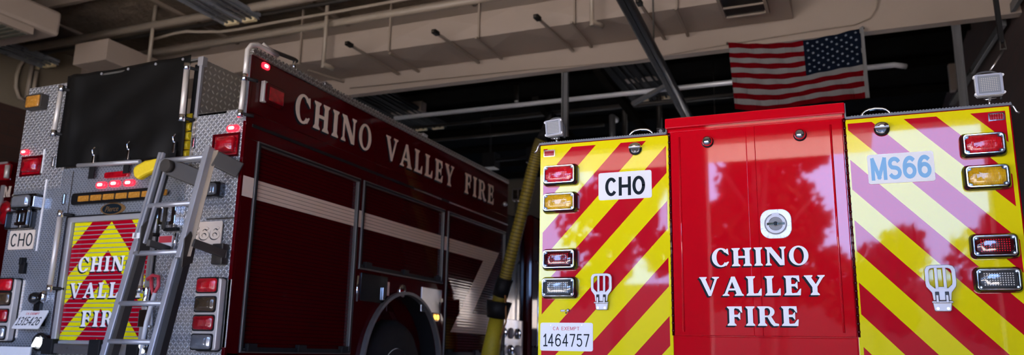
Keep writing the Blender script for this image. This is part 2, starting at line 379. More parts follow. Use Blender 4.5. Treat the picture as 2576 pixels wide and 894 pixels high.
M['apron'] = mat('outdoor_concrete', (.50, .46, .40), .9, vary=.15, vs=1)
def insul(nt, b):
    X, v = coords(nt); n = noise(nt, v, 1.6, 5, .62); n2 = noise(nt, v, 5, 4, .6)
    nt.links.new(mixc(nt, n, (.085, .065, .045), (.26, .20, .145)), b.inputs['Base Color']); bump(nt, n+n2*.35, 1.0, .12)
M['insul'] = mat('wrinkled_ceiling_insulation', rough=.6, fn=insul)

struct('floor', B().box(XL, XR, YF, YB, -.1, 0), M['floor'])
struct('ceiling', B().box(XL, XR, YF, 10.4, ZC, ZC+.15), M['insul'])
M['dimblack'] = mat('dim_black', (.012, .011, .010), .9, spec=0, vary=.3, vs=3)  # lack of light beyond the beam put into the colour; black rails share it
struct('ceiling_rear', B().box(XL, XR, 10.4, YB, ZC, ZC+.15), M['dimblack'])
WY0, WY1, WWZ0, WWZ1 = 19.3, 21.8, 1.55, 2.70
wr = B(); wr.box(XR, XR+.25, YF, WY0, 0, ZC); wr.box(XR, XR+.25, WY1, YB, 0, ZC); wr.box(XR, XR+.25, WY0, WY1, 0, WWZ0); wr.box(XR, XR+.25, WY0, WY1, WWZ1, ZC)
struct('wall_right', wr, M['brick_side'], origin=(0, 0, 0))
ZT = 4.71
struct('wall_left', B().box(XL-.25, XL, YF, YB, 0, ZT), M['brick_side'], origin=(0, 0, 0))
struct('wall_left_upper', B().box(XL-.25, XL, YF, YB, ZT, ZC), M['wallpaint'])
# front wall round the open bays (behind the camera)
fw = B(); LT = 3.5
for x0, x1 in ((XL, -12.4), (-8.9, -7.5), (-2.15, -1.65), (1.5, XR)): fw.box(x0, x1, YF-.25, YF, 0, LT)
fw.box(XL, XR, YF-.25, YF, LT, ZC)
struct('wall_front', fw, M['brick_front'], origin=(0, 0, 0))
struct('door_3', B().box(-12.4, -8.9, YF-.15, YF-.08, 0, LT), M['tandark'])
# back wall with windowed bay doors
bw = B(); WZ0, WZ1 = 1.50, 2.30
for x0, x1 in ((XL, -12.2), (-8.6, -7.0), (-3.4, -1.8), (1.7, XR)): bw.box(x0, x1, YB, YB+.25, 0, 3.9)
bw.box(XL, XR, YB, YB+.25, 3.9, ZC)
struct('wall_back', bw, M['wallpaint'])
M['glass'] = mat('clear_glass', (.9, .95, .95), .02, vary=0)
def glass_mat():
    m = bpy.data.materials.new('window_glass'); m.use_nodes = True; nt = m.node_tree; nt.nodes.remove(bsdf(nt))
    o = [n for n in nt.nodes if n.type == 'OUTPUT_MATERIAL'][0]
    t = nt.nodes.new('ShaderNodeBsdfTransparent'); g = nt.nodes.new('ShaderNodeBsdfGlossy'); g.inputs['Roughness'].default_value = .03
    x = nt.nodes.new('ShaderNodeMixShader'); x.inputs[0].default_value = .08
    nt.links.new(t.outputs[0], x.inputs[1]); nt.links.new(g.outputs[0], x.inputs[2]); nt.links.new(x.outputs[0], o.inputs['Surface']); return m
M['glass'] = glass_mat()
for i, (x0, x1) in enumerate(((-12.2, -8.6), (-7.0, -3.4), (-1.8, 1.7))):
    d = B(); d.box(x0, x1, YB+.08, YB+.14, 0, WZ0); d.box(x0, x1, YB+.08, YB+.14, WZ1, 3.9)
    k = 4
    for j in range(k+1):
        x = x0+(x1-x0)*j/k; d.box(max(x0, x-.04), min(x1, x+.04), YB+.08, YB+.14, WZ0, WZ1)
    do = struct('door_%d' % (i+4), d, M['tandark'])
    put('pane', B().box(x0+.04, x1-.04, YB+.10, YB+.11, WZ0, WZ1), M['glass'], do)
wn = B()
for y in (WY0, WY0+1.1, WY1-.06): wn.box(XR+.06, XR+.14, y, y+.06, WWZ0, WWZ1)
wn.box(XR+.06, XR+.14, WY0, WY1, WWZ0, WWZ0+.05); wn.box(XR+.06, XR+.14, WY0, WY1, WWZ1-.05, WWZ1)
wo_ = struct('window_1', wn, M['tandark']); put('pane', B().box(XR+.09, XR+.10, WY0+.02, WY1-.02, WWZ0+.02, WWZ1-.02), M['glass'], wo_)
# the deep painted beam across the bays
BY, BZ0 = 10.0, 4.62
bm_ = B(); bm_.box(XL, XR, BY, BY+.10, BZ0+.03, ZC); bm_.box(XL, XR, BY-.02, BY+.12, BZ0, BZ0+.035)
struct('ceiling_beam', bm_, M['tan'])
cv = B()
cv.tube([PY(a, b, BY-.045) for a, b in ((880, 222), (1300, 178), (1600, 152), (1840, 110), (2040, 78), (2150, 62), (2190, 45), (2205, 20), (2210, -20))], .008, 6)
tag(put('cable', cv, M['tandark']), 'thin tan cable running along the painted beam above the flag', 'cable')
# roof joists under the insulation
for i, y in enumerate([2.6, 3.9, 5.2, 6.5, 7.8, 9.1, 11.8, 13.4, 15.0, 16.6, 18.2, 19.8, 21.2]):
    j = B(); j.box(XL+.02, XR-.02, y, y+.07, ZC-.16, ZC-.002); struct('ceiling_joist', j, M['tandark'] if y < 10 else M['dimblack'])  # joists beyond the beam take the near-black that paints in the dimness
for x in (-11.5, -9.3, -7.1, -4.9, -2.7, -.5):
    j = B(); j.box(x, x+.05, -1.4, 9.95, ZC-.20, ZC-.165); struct('ceiling_joist', j, M['tandark'])

# ------------------------------------------------------------------ outside, in front of the bays
M['street'] = mat('asphalt', (.07, .07, .07), .9, vary=.2, vs=1)
struct('ground', B().box(-45, 40, -60, YF, -.12, -.02), M['apron'])
struct('ground_rear', B().box(-45, 40, YB+.25, 60, -.12, -.02), M['apron'])
M['soffit'] = mat('white_soffit', (.75, .66, .60), .8, vary=.05)
struct('unseen_canopy', B().box(XL-1, .35, YF-1.5, YF-.26, 3.56, 3.76), M['soffit'])  # unseen canopy, sized to give the pale band mirrored in the red doors
M['leaf'] = mat('tree_leaves', (.016, .020, .007), .9, spec=.05, vary=.5, vs=2)
M['bark'] = mat('tree_bark', (.03, .02, .014), .9, vary=.3)
M['stucco'] = mat('stucco', (.07, .045, .035), .9, vary=.1)
tree_desc = ['tall leafy tree across the apron, left of the bay mirrored in the red doors', 'broad leafy tree across the apron, mirrored above the lettering', 'leafy tree outside, farther left than the bay opening',
             'low leafy tree outside, straight behind the right-hand chevrons', 'low rounded tree outside, farthest right', 'large leafy tree outside the left bay', 'leafy tree outside at the far left']
def tree(x, y, h, rc, n, label, seed):
    rnd = random.Random(seed)
    t = thing('leafy_tree', (x, y, 0), label, 'tree', 'trees across the apron')
    tb = B(); tb.tube([(x, y, -.05), (x+.1, y, h*.3), (x-.05, y+.1, h*.6), (x, y, h*.85)], .2, 8, rad=[.28, .2, .13, .04])
    for a in range(5):
        an = a*1.3; tb.tube([(x, y, h*(.35+.07*a)), (x+math.cos(an)*rc*.4, y+math.sin(an)*rc*.4, h*(.5+.07*a)), (x+math.cos(an)*rc*.7, y+math.sin(an)*rc*.7, h*(.58+.07*a))], .06, 6, rad=[.09, .06, .02])
    put('trunk', tb, M['bark'], t)
    fb = B(); blobs = [(Vector((rnd.uniform(-1, 1)*rc*.7, rnd.uniform(-1, 1)*rc*.5, rnd.uniform(.32, .9)*h)), rnd.uniform(.28, .5)*rc) for _ in range(16)]
    for _ in range(n):
        c, r = rnd.choice(blobs); d = Vector((rnd.gauss(0, 1), rnd.gauss(0, 1), rnd.gauss(0, 1))).normalized()*r*rnd.uniform(.5, 1)
        p = Vector((x, y, 0))+c+d; s = rnd.uniform(.12, .27); a = Vector((rnd.gauss(0, 1), rnd.gauss(0, 1), rnd.gauss(0, 1))).normalized(); bb = a.orthogonal().normalized(); c2 = a.cross(bb)
        fb.face([fb.bm.verts.new(p+bb*s), fb.bm.verts.new(p+c2*s*.6), fb.bm.verts.new(p-bb*s), fb.bm.verts.new(p-c2*s*.6)])
    put('foliage', fb, M['leaf'], t)
for i, (x, y, h, rc, n) in enumerate(((-2.35, -15, 9.0, 2.1, 6800), (-2.4, -21.5, 9.6, 2.0, 3600), (-12.4, -16, 9, 2.3, 3600), (0.7, -26, 6.3, 2.2, 3600), (5.4, -26.5, 6.4, 2.3, 3600), (-19.6, -17, 9, 3.2, 3600), (-27.5, -17, 8, 3.2, 3000))):
    tree(x, y, h, rc, n, tree_desc[i], 20+i)
tree(-7.0, -16.5, 9.2, 2.1, 3800, 'leafy tree outside between the two open bays', 61)
ob = B(); ob.box(-30, 30, -36, -32, 0, 4.4)
tag(put('low_building', ob, M['stucco']), 'low tan building across the street behind the trees', 'building')
tag(put('added_building', B().box(5.5, 34, 40, 46, 0, 8), mat('cream_stucco', (.62, .52, .42), .9, vary=.05)), 'added cream building out of view, sunlit to warm the roll-up door reflection', 'building')  # added sunlit wall, brightens and warms the reflection in the roll-up door
tree(11.2, 35, 5.0, 1.1, 1200, 'small leafy tree outside the right-hand side window', 71)
for i, x in enumerate((-13, -7, -1)):
    tree(x, 36+i, 6.5, 2.8, 2200, ['leafy tree outside the rear doors, left', 'leafy tree outside the rear doors, middle', 'leafy tree outside the rear doors, right'][i], 50+i)

# ================================================================== RIGHT-HAND TRUCK (chevrons, MS66)
D2 = 4.39
F2 = Fr((0, D2, 0), (1, 0, 0), (0, 0, 1), (0, -1, 0))
def P2(a, b): p = PY(a, b, D2); return p.x, p.z
def wall_pt(f, *pts): return [f(a, b) for a, b in pts]
XA, XB = -1.683, .765; ZS, ZTOP = 1.985, 2.062           # shoulders, raised middle
XM0, XM1 = -.915, .018
T2 = thing('fire_truck', (-.46, D2+1.5, 0), 'bright red utility fire truck, back end with yellow and red chevrons reading MS66', 'fire truck')
def p2part(name, b, m=None, **k): return put(name, b, m, T2, **k)
body = B(); body.box(XA, XB, D2, D2+2.7, .55, ZS); body.box(XM0, XM1, D2+.001, D2+2.7, ZS-.001, ZTOP)
p2part('body', body, M['red'], bev=.012)
cabb = B(); YC = D2+2.75
for pr in ([(YC, .6), (YC+2.9, .6), (YC+2.9, 1.15), (YC+1.9, 1.3), (YC+1.35, 1.98), (YC, 2.0)],):
    cabb.loft([[(XA+.2, y, z) for y, z in pr], [(XB-.2, y, z) for y, z in pr]])
p2part('cab', cabb, M['red'], bev=.03)
for sx in (XA+.02, XB-.30):
    for y in (D2+1.35, YC+2.1):
        wb = B(); wb.lathe((sx, y, .43), (1, 0, 0), [(.2, 0), (.40, 0), (.43, .05), (.43, .23), (.40, .28), (.2, .28)])
        wo = p2part('wheel', wb, M['tyre']); put('hub', B().lathe((sx+(-.005 if sx < -1 else .285), y, .43), (-1 if sx < -1 else 1, 0, 0), [(.2, -.02), (.2, .0), (.08, .03), (.05, .05)]), M['chrome'], wo)
p2part('bumper', B().box(XA+.05, XB-.05, D2-.25, D2+.02, .46, .56), M['alu'], bev=.01)
# raised middle: overhanging lip
x0, z0 = P2(1675, 305); x1, z1 = P2(2124, 262.5)
lip = B(); lip.prism([(x0, ZTOP-.055), (x1, ZTOP-.055), (x1, ZTOP+.004), (x0, ZTOP+.004)], -.02, .035, F2); p2part('roof_lip', lip, M['red'], bev=.006)
# aluminium tread edging on both shoulders and up the step
ed = B(); ed.rect(XA-.002, XM0-.004, ZS-.004, ZS+.008, -.9, .010, F2)
for k in range(52): ed.rect(XA+.015+k*.0145, XA+.022+k*.0145, ZS+.006, ZS+.011, -.02, .011, F2)
p2part('roof_edging', ed, M['steel'])
ed = B(); ed.rect(XM1+.004, XB+.002, ZS-.004, ZS+.008, -.9, .010, F2); ed.rect(XM1-.001, XM1+.006, ZS, ZTOP+.004, -.9, .010, F2)
for k in range(50): ed.rect(XM1+.03+k*.0145, XM1+.037+k*.0145, ZS+.006, ZS+.011, -.02, .011, F2)
p2part('roof_edging', ed, M['steel'])
ed = B(); ed.rect(XM0-.006, XM0, ZS, ZTOP+.004, -.9, .010, F2); p2part('roof_edging', ed, M['steel'])
for s, xx in ((-1, XA), (1, XB)):
    g = B(); g.tube([F2.p(xx+s*.002, ZS, .0), F2.p(xx+s*.012, ZS-.012, .0), F2.p(xx+s*.020, ZS-.036, 0), F2.p(xx+s*.034, ZS-.045, 0)], .006, 6); p2part('drip_rail_end', g, M['alu'])
# chevron panels
def chev2(side, xr, c0, per, x0, x1, ztop):
    def fn(nt, b):
        b.inputs['Coat IOR'].default_value = 1.52
        X, v = coords(nt); x, z = X[0], X[2]
        c = (z-(x-xr)*1.064) if side < 0 else (z+(x-xr)*1.064)
        red = ((c-c0)/per).frac() < .497
        brd = (((x-x0) < .020)+((x*-1+x1) < .018)+((z*-1+ztop) < .022)) > .5
        red = red*(brd*-1+1)
        n = noise(nt, v, 900, 2)
        yel = mixc(nt, n*.12, (.80, .70, .004), (.86, .78, .02)); rd = mixc(nt, n*.3, (.50, .004, .016), (.58, .01, .03))
        nt.links.new(mixc(nt, red, yel, rd), b.inputs['Base Color'])
        sc_ = nt.nodes.new('ShaderNodeMapping'); sc_.inputs['Scale'].default_value = (40, 1, 2.5); nt.links.new(v, sc_.inputs[0])
        st = noise(nt, sc_.outputs[0], 1, 4, .7); wv = noise(nt, v, 2.3, 2, .4)
        bump(nt, wv+st*.006, .10, .02)
        nt.links.new((st*.10-.02)._m('MAXIMUM', .02).o, b.inputs['Coat Roughness'])
    return fn
px0, _ = P2(1361, 370); px1, _ = P2(1683.5, 341); pz1 = CH+1.226
pm = mat('chevron_sheeting_left', rough=.4, coat=1, spec=0, fn=chev2(-1, -.92, .693, .316, px0, px1, 1.226))
pb = B(); pb.rect(px0, px1, .6, pz1, .0005, .008, F2); p2part('chevron_door', pb, pm, origin=(0, D2, CH), bev=.002, label='left chevron-striped compartment door')
qx0, _ = P2(2121, 304); qx1, _ = P2(2537, 268)
pm = mat('chevron_sheeting_right', rough=.4, coat=1, spec=0, fn=chev2(1, .027, .858, .3145, qx0, qx1, 1.227))
pb = B(); pb.rect(qx0, qx1, .6, pz1, .0005, .008, F2); p2part('chevron_door', pb, pm, origin=(0, D2, CH), bev=.002, label='right chevron-striped compartment door')
# middle double door
dz0 = P2(1699, 845)[1]; dz1 = ZTOP-.075
xa, xb_, xc, xd = P2(1693, 600)[0], P2(1888, 400)[0], P2(1897, 400)[0], P2(2132, 500)[0]
xs = P2(1880, 400)[0]
for nm, u0, u1 in (('door_leaf', xa, xs), ('door_leaf', xc, xd)):
    d = B(); d.rect(u0, u1, dz0, dz1, .0005, .013, F2); p2part(nm, d, M['red'], bev=.004)
st = B(); st.rect(xs-.002, xc+.010, dz0, dz1, .002, .017, F2); p2part('door_overlap_strip', st, M['red'], bev=.004)
for u in (xa+.050, xd-.058):
    bd = B(); bd.tube([F2.p(u, dz0+.02, .012), F2.p(u, dz1-.03, .012)], .006, 8); p2part('door_edge_bead', bd, M['red'])
lw = B(); lw.rect(xa, xd, .6, dz0-.006, .0005, .008, F2); p2part('lower_panel', lw, M['red'], bev=.003)
for u in (xa-.008, xd+.010):
    h = B(); h.tube([F2.p(u, dz0, .006), F2.p(u, dz1, .006)], .0065, 8)
    for k in range(28): zz = dz0+.02+k*(dz1-dz0-.04)/27; h.tube([F2.p(u, zz, .006), F2.p(u, zz+.012, .006)], .0078, 8)
    p2part('piano_hinge', h, M['darkred'])
# lettering on the doors
for wd, (ax, ay), (bx, by), (tx, ty) in (('CHINO', (1792, 672), (2037, 672), (1792, 624)), ('VALLEY', (1762, 745), (2078, 745), (1762, 700)), ('FIRE', (1832, 822), (2012, 822), (1832, 772))):
    ua, va = P2(ax, ay); ub, _ = P2(bx, by)
    zb = {'CHINO': P2(1915, 670), 'VALLEY': P2(1925, 745), 'FIRE': P2(1925, 821)}[wd][1]; zt = {'CHINO': P2(1915, 624), 'VALLEY': P2(1925, 696), 'FIRE': P2(1925, 772)}[wd][1]
    serif_word(wd, F2, ua, ub, zb, zt-zb, .0175, T2, M['offwhite'], M['ink'], (-.010, -.008), name='lettering_'+wd.lower(), gap=.13)
# signs
def sign(parent, fr, u0, u1, v0, v1, txt, mt, tx, w0=.0085, r=.012, bold=.02, name='sign', ms=None):
    s = B(); s.prism([(a+(u0+u1)/2, b+(v0+v1)/2) for a, b in rr(u1-u0, v1-v0, r)], w0-.004, w0+.003, fr); o = put(name, s, ms or M['white'], parent)
    for (t, a0, a1, b0, b1, m_) in txt:
        tb = B(); sans(tb, t, fr, a0, b0, a1-a0, b1-b0, w0+.002, w0+.0042, bold); put('sign_text', tb, m_, o)
    return o
a = P2(1507, 440); b_ = P2(1641, 500); zz0, zz1 = P2(1574, 502)[1], P2(1574, 433)[1]
t0, t1 = P2(1524, 470)[0], P2(1624, 470)[0]; tz0, tz1 = P2(1574, 493)[1], P2(1574, 446)[1]
o = sign(T2, F2, a[0], b_[0], zz0, zz1, [('CHO', t0, t1, tz0, tz1, M['ink'])], None, None, name='sign_board', bold=.20); o['label'] = 'white sign reading CHO'
a0, a1 = P2(2183, 430)[0], P2(2351, 430)[0]; zz0, zz1 = P2(2268, 461)[1], P2(2268, 386)[1]
t0, t1 = P2(2191, 430)[0], P2(2343, 430)[0]; tz0, tz1 = P2(2268, 452)[1], P2(2268, 395)[1]
o = sign(T2, F2, a0, a1, zz0, zz1, [('MS66', t0, t1, tz0, tz1, M['blueink'])], None, None, name='sign_board', bold=.22); o['label'] = 'white sign with blue MS66, paled by a painted sky wash'
a0, a1 = P2(1361, 845)[0], P2(1493, 845)[0]; zz0, zz1 = P2(1427, 884)[1], P2(1427, 813)[1]
o = sign(T2, F2, a0, a1, zz0, zz1, [('CA EXEMPT', P2(1393, 827)[0], P2(1459, 827)[0], P2(1427, 832)[1], P2(1427, 823)[1], M['redink']),
     ('1464757', P2(1369, 860)[0], P2(1484, 860)[0], P2(1427, 873)[1], P2(1427, 841)[1], M['ink'])], None, None, name='license_plate', bold=.12); o['label'] = 'white plate reading CA EXEMPT 1464757'
rm = B(); rm.ring([(x+(a0+a1)/2, y+(zz0+zz1)/2) for x, y in rr(a1-a0-.006, zz1-zz0-.006, .010)], [(x+(a0+a1)/2, y+(zz0+zz1)/2) for x, y in rr(a1-a0-.011, zz1-zz0-.011, .008)], .010, .0125, F2); put('plate_rim', rm, M['white'], o)
for px in (1388, 1466):
    c = P2(px, 819); put('screw', B().disc(F2.p(c[0], c[1], .011), F2.w, .004, .004, 10), M['alu'], o)
# warning lights
def warn(parent, fr, cu, cv, w, h, lensm, deep=.045, name='warning_light', label=None, ledge=0):
    b = B(); loops = [(w, h, 0), (w, h, deep*.45), (w-.014, h-.012, deep*.8), (w-.03, h-.026, deep)]
    b.loft([[fr.p(cu+x, cv+y, d) for x, y in rr(ww, hh, .024 if i < 2 else .018, 4)] for i, (ww, hh, d) in enumerate(loops)])
    o = put(name, b, M['blackgloss'], parent, label=label)
    c = B(); c.ring([(cu+x, cv+y) for x, y in rr(w-.026, h-.022, .016, 4)], [(cu+x, cv+y) for x, y in rr(w-.040, h-.036, .012, 4)], deep-.006, deep+.010, fr); put('bezel', c, M['chrome'], o, bev=.002)
    g = B(); g.ring([(cu+x, cv+y) for x, y in rr(w-.004, h-.004, .022, 4)], [(cu+x, cv+y) for x, y in rr(w-.012, h-.012, .018, 4)], deep*.45, deep*.45+.003, fr); put('chrome_flange', g, M['chrome'], o)
    W, H = w-.042, h-.038; e = .016
    pl = [(W/2-e, H/2), (W/2-e, H/2-e*.6), (W/2, H/2-e), (W/2, -H/2+e), (W/2-e, -H/2+e*.6), (W/2-e, -H/2), (-W/2+e, -H/2), (-W/2+e, -H/2+e*.6), (-W/2, -H/2+e), (-W/2, H/2-e), (-W/2+e, H/2-e*.6), (-W/2+e, H/2)]
    l = B(); l.dome([(cu+x, cv+y) for x, y in pl], cu, cv, [(1, deep-.01), (1, deep+.002), (.9, deep+.010), (.55, deep+.014), (.2, deep+.015)], fr); put('lens', l, lensm, o)
    for sx in (-1, 1):
        for sy in (-1, 1): put('screw', B().disc(fr.p(cu+sx*(W/2-.006), cv+sy*(H/2-.005), deep-.006), fr.w, .0045, .010, 8), M['alu'], o)
    return o
for (pa, pb2, mm, lb) in (((1371, 420), (1457, 467), 'lens_red', 'solid red lens'), ((1370, 489), (1457, 536), 'lens_amber', 'amber lens'), ((1369, 629), (1457, 681), 'lens_reddot', 'dark lens with red dots'), ((1367, 699), (1457, 753), 'lens_cleardot', 'clear lens with white dots')):
    (u0, v1), (u1, v0) = P2(*pa), P2(*pb2); warn(T2, F2.at(0, 0, .006), (u0+u1)/2, (v0+v1)/2, u1-u0, v1-v0, M[mm], label='warning light, '+lb)
for (pa, pb2, mm, lb) in (((2410, 342), (2534, 395), 'lens_red', 'solid red lens'), ((2417, 421), (2545, 478), 'lens_amber', 'amber lens'), ((2434, 592), (2566, 652), 'lens_reddot', 'dark lens with red dots'), ((2443, 675), (2575, 738), 'lens_cleardot', 'clear lens with white dots')):
    (u0, v1), (u1, v0) = P2(*pa), P2(*pb2); warn(T2, F2.at(0, 0, .006), (u0+u1)/2, (v0+v1)/2, u1-u0, v1-v0, M[mm], label='warning light, '+lb)
# small marker lights
for (pa, pb2) in (((1370, 380), (1398, 395)), ((2484, 288), (2527, 304))):
    (u0, v1), (u1, v0) = P2(*pa), P2(*pb2); cu, cv_, w_, h_ = (u0+u1)/2, (v0+v1)/2, u1-u0, v1-v0
    b = B(); b.ring([(cu+x, cv_+y) for x, y in rr(w_, h_, .004)], [(cu+x, cv_+y) for x, y in rr(w_-.010, h_-.010, .002)], .008, .016, F2); o = p2part('marker_light', b, M['chrome'])
    put('lens', B().prism([(cu+x, cv_+y) for x, y in rr(w_-.009, h_-.009, .002)], .008, .013, F2), M['lens_dkred'], o)
# chrome scene lights: two on the red doors, two hooded ones on the chevrons
for (c, hood) in (((1781, 359), 0), ((2013, 342), 0), ((1600, 376), 1), ((2218, 326), 1)):
    u, v = P2(*c); pt = F2.p(u, v, .012)
    b = B(); r = .034 if not hood else .038
    b.lathe(pt, F2.w, [(r, -.006), (r, .003), (r*.9, .010), (r*.55, .013)]); o = p2part('round_light', b, M['blackgloss'])
    k = B()
    if hood:
        k.loft([[F2.p(u+math.cos(R(t))*r*1.02*q, v+.004+math.sin(R(t))*r*.75*q, d) for t in range(0, 181, 15)] for q, d in ((1, .016), (.98, .034), (.8, .044), (.3, .047))], True)
        put('chrome_hood', k, M['chrome'], o)
        put('lens', B().prism([(u-r*.85, v-.001), (u+r*.85, v-.001), (u+r*.85, v+.008), (u-r*.85, v+.008)], .02, .046, F2), M['cast'], o)
        put('arrow_mark', B().prism([(u-.006, v-.022), (u+.006, v-.022), (u, v-.011)], .024, .0265, F2), M['cast'], o)
    else:
        k.lathe(F2.p(u, v+.002, .018), F2.w, [(r*.88, 0), (r*.86, .012), (r*.7, .024), (r*.4, .031), (.002, .033)]); put('chrome_dome', k, M['chrome'], o)
        put('light_slot', B().prism([(u-r*.55, v-.004), (u+r*.55, v-.004), (u+r*.5, v+.010), (u-r*.5, v+.010)], .03, .052, F2), M['blackgloss'], o)
# recessed round latch
u, v = P2(1952.5, 565); rx = P2(1992, 565)[0]-u; rz = rx
b = B(); b.ring([(u+x, v+y) for x, y in rr(rx*2, rx*2-.002, .052, 8)], [(u+x, v+y) for x, y in ell(0, 0, rx*.72, rx*.72, 36)], .013, .021, F2)
o = p2part('paddle_latch', b, mat('bright_cast_metal', (.74, .75, .78), .3, .35, vary=.06, vs=60), bev=.002, label='round chrome recessed latch')
put('latch_dish', B().lathe(F2.p(u, v, .0125), F2.w, [(rx*.74, .007), (rx*.70, .002), (rx*.5, .0005), (.003, 0)], 36), M['steel'], o)
d = B(); d.ring([(u+x, v+y) for x, y in ell(0, 0, rx*.66, rx*.66, 32)], [(u+x, v+y) for x, y in ell(0, -.0, rx*.45, rx*.45, 32)], .016, .024, F2); put('latch_ring', d, M['cast'], o, bev=.0015)
d = B(); d.rect(u-rx*.58, u+rx*.58, v-.008, v+.006, .017, .030, F2); put('latch_handle', d, M['chrome'], o, bev=.002)
put('key_barrel', B().disc(F2.p(u, v, .028), F2.w, .0105, .006, 16), M['blackgloss'], o)
put('latch_catch', B().rect(u-.018, u+.018, v+rx*.50, v+rx*.70, .018, .026, F2), M['cast'], o)
# folding steps
def step(pc, sc_):
    (u, vt) = P2(*pc); s = sc_
    fr = Fr(F2.p(u, vt, .030), F2.u*s, F2.v*s, F2.w*s)
    W, H = .182, .215
    outer = [(-.091, -.03), (-.078, -.008), (-.05, 0), (.05, 0), (.078, -.008), (.091, -.03), (.092, -.12), (.088, -.145), (.058, -.185), (.052, -.235), (-.052, -.235), (-.058, -.185), (-.088, -.145), (-.092, -.12)]
    b = B(); T = .012
    # side rails, bars and shoulders drawn as one frame
    b.ring(outer, [(-.067, -.042), (-.060, -.028), (-.045, -.022), (.045, -.022), (.060, -.028), (.067, -.042), (.068, -.112), (.064, -.130), (.045, -.148), (.04, -.154), (-.04, -.154), (-.045, -.148), (-.064, -.130), (-.068, -.112)], 0, T, fr)
    for x in (-.025, .025): b.rect(x-.010, x+.010, -.165, -.012, 0.0005, T-.0005, fr)
    b.prism([(-.058, -.172), (-.018, -.160), (-.018, -.145), (.018, -.145), (.018, -.160), (.058, -.172), (.052, -.195), (-.052, -.195)], .0003, T-.0003, fr)
    o = p2part('folding_step', b, M['cast'], bev=.002, label='cast metal folding step')
    for x in (-.029, .029):
        put('step_lug', B().rect(x-.012, x+.012, -.235, -.178, -.006, T+.010, fr), M['blackgloss'], o, bev=.002)
        put('step_pin', B().rect(x-.008, x+.008, -.252, -.200, T+.008, T+.016, fr), M['cast'], o, bev=.002)
    b = B(); b.prism([(-.058, -.236), (.058, -.236), (.056, -.250), (.050, -.300), (.042, -.306), (-.042, -.306), (-.050, -.300), (-.056, -.250)], -.022, .004, fr); put('step_bracket', b, M['cast'], o, bev=.003)
    b = B(); b.rect(-.062, .062, -.252, -.240, .000, .020, fr); put('step_bar', b, M['cast'], o, bev=.002)
    for x in (-.030, .030): put('screw', B().disc(fr.p(x, -.288, .002), fr.w, .007, .005, 10), M['alu'], o)
step((1517, 690), .66); step((2361, 669), .72)
# small hook latch under the clear light
u, v = P2(1418, 783); b = B(); b.rect(u-.012, u+.014, v-.006, v+.007, .006, .026, F2); o = p2part('door_catch', b, M['chrome'], bev=.003)
put('catch_knob', B().lathe(F2.p(u+.032, v+.002, .008), F2.w, [(.010, 0), (.011, .01), (.006, .016)]), M['chrome'], o); put('catch_hole', B().disc(F2.p(u+.018, v-.012, .0075), F2.w, .005, .003, 12), M['blackgloss'], o)
# roof grab handles
for (a, c, top) in (((1582, 345), (1641, 340), 326), ((2168, 292), (2240, 286), 273)):
    (u0, v0), (u1, v1) = P2(*a), P2(*c); h = P2((a[0]+c[0])/2, top)[1]-ZS-.006
    yy = -.012
    pts = [F2.p(u0, ZS, yy), F2.p(u0+.004, ZS+h*.6, yy), F2.p(u0+.018, ZS+h*.95, yy), F2.p(u0+.035, ZS+h+.006, yy), F2.p((u0+u1)/2, ZS+h+.010, yy), F2.p(u1-.035, ZS+h+.006, yy), F2.p(u1-.018, ZS+h*.95, yy), F2.p(u1-.004, ZS+h*.6, yy), F2.p(u1, ZS, yy)]
    p2part('grab_handle', B().tube(pts, .0065, 10), M['chrome'])
(u, v) = P2(1661, 327); b = B(); b.rect(u-.024, u+.022, ZS+.005, ZS+.04, -.06, -.01, F2); o = p2part('rear_camera', b, M['blackgloss'], bev=.004); put('camera_lens', B().disc(F2.p(u, ZS+.024, -.012), F2.w, .010, .006, 14), M['lens_clear'], o)
# flood lights on stalks
def flood(c, w, h, tiltroll, yoff, basepx, label):
    u, v = P2(*c); fr = F2.roll(tiltroll, u, v); fr = Fr(fr.p(0, 0, yoff), fr.u, fr.v, fr.w)
    b = B(); b.loft([[fr.p(x, y, d) for x, y in rr(w*k, h*k, .008)] for k, d in ((.9, -.05), (1, -.02), (1, .010))]); 
    for sx in (-1, 1):
        for sy in (-1, 1): b.disc(fr.p(sx*w*.5, sy*h*.40, -.01), fr.w, .008, .022, 8)
    o = p2part('flood_light', b, M['white'], bev=.002, label=label)
    put('bezel', B().ring(rr(w*.97, h*.97, .008), rr(w*.78, h*.80, .003), .008, .016, fr), M['cast'], o, bev=.001)
    put('lens', B().prism(rr(w*.79, h*.81, .002), .008, .013, fr), M['lens_led'], o, )
    bu = P2(*basepx)[0]
    st = B(); p0 = fr.p(0, -h*.5, -.02); q = Vector((F2.p(bu, ZS+.01, yoff).x, p0.y, ZS+.004)); st.tube([q, (q+p0)/2, p0], .008, 8); st.tube([p0+Vector((-.028, 0, -.012)), p0+Vector((.028, 0, -.012))], .006, 8); st.lathe(q, (0, 0, 1), [(.022, 0), (.022, .006), (.01, .012)])
    put('bracket', st, M['chrome'], o)
    ca = B(); pts = [fr.p(-w*.44, h*.42, -.045)]
    for k in range(9): t = math.pi*(1-k/8); pts.append(fr.p(w*.42*math.cos(t), h*.5+h*.26*math.sin(t)**.6 if 0 < k < 8 else h*.48, -.05))
    pts.append(fr.p(w*.52, 0, -.06)); pts.append(fr.p(w*.45, -h*.55, -.06)); ca.tube(pts, .0065, 8); put('cable', ca, mat('grey_cable', (.06, .06, .065), .5, vary=.2), o)
flood((1390, 320), .098, .100, R(5), -.02, (1398, 355), 'white LED flood light on a short stalk')
flood((2489.5, 211), .122, .112, R(0), -.02, (2492, 262), 'white LED flood light on a short stalk')

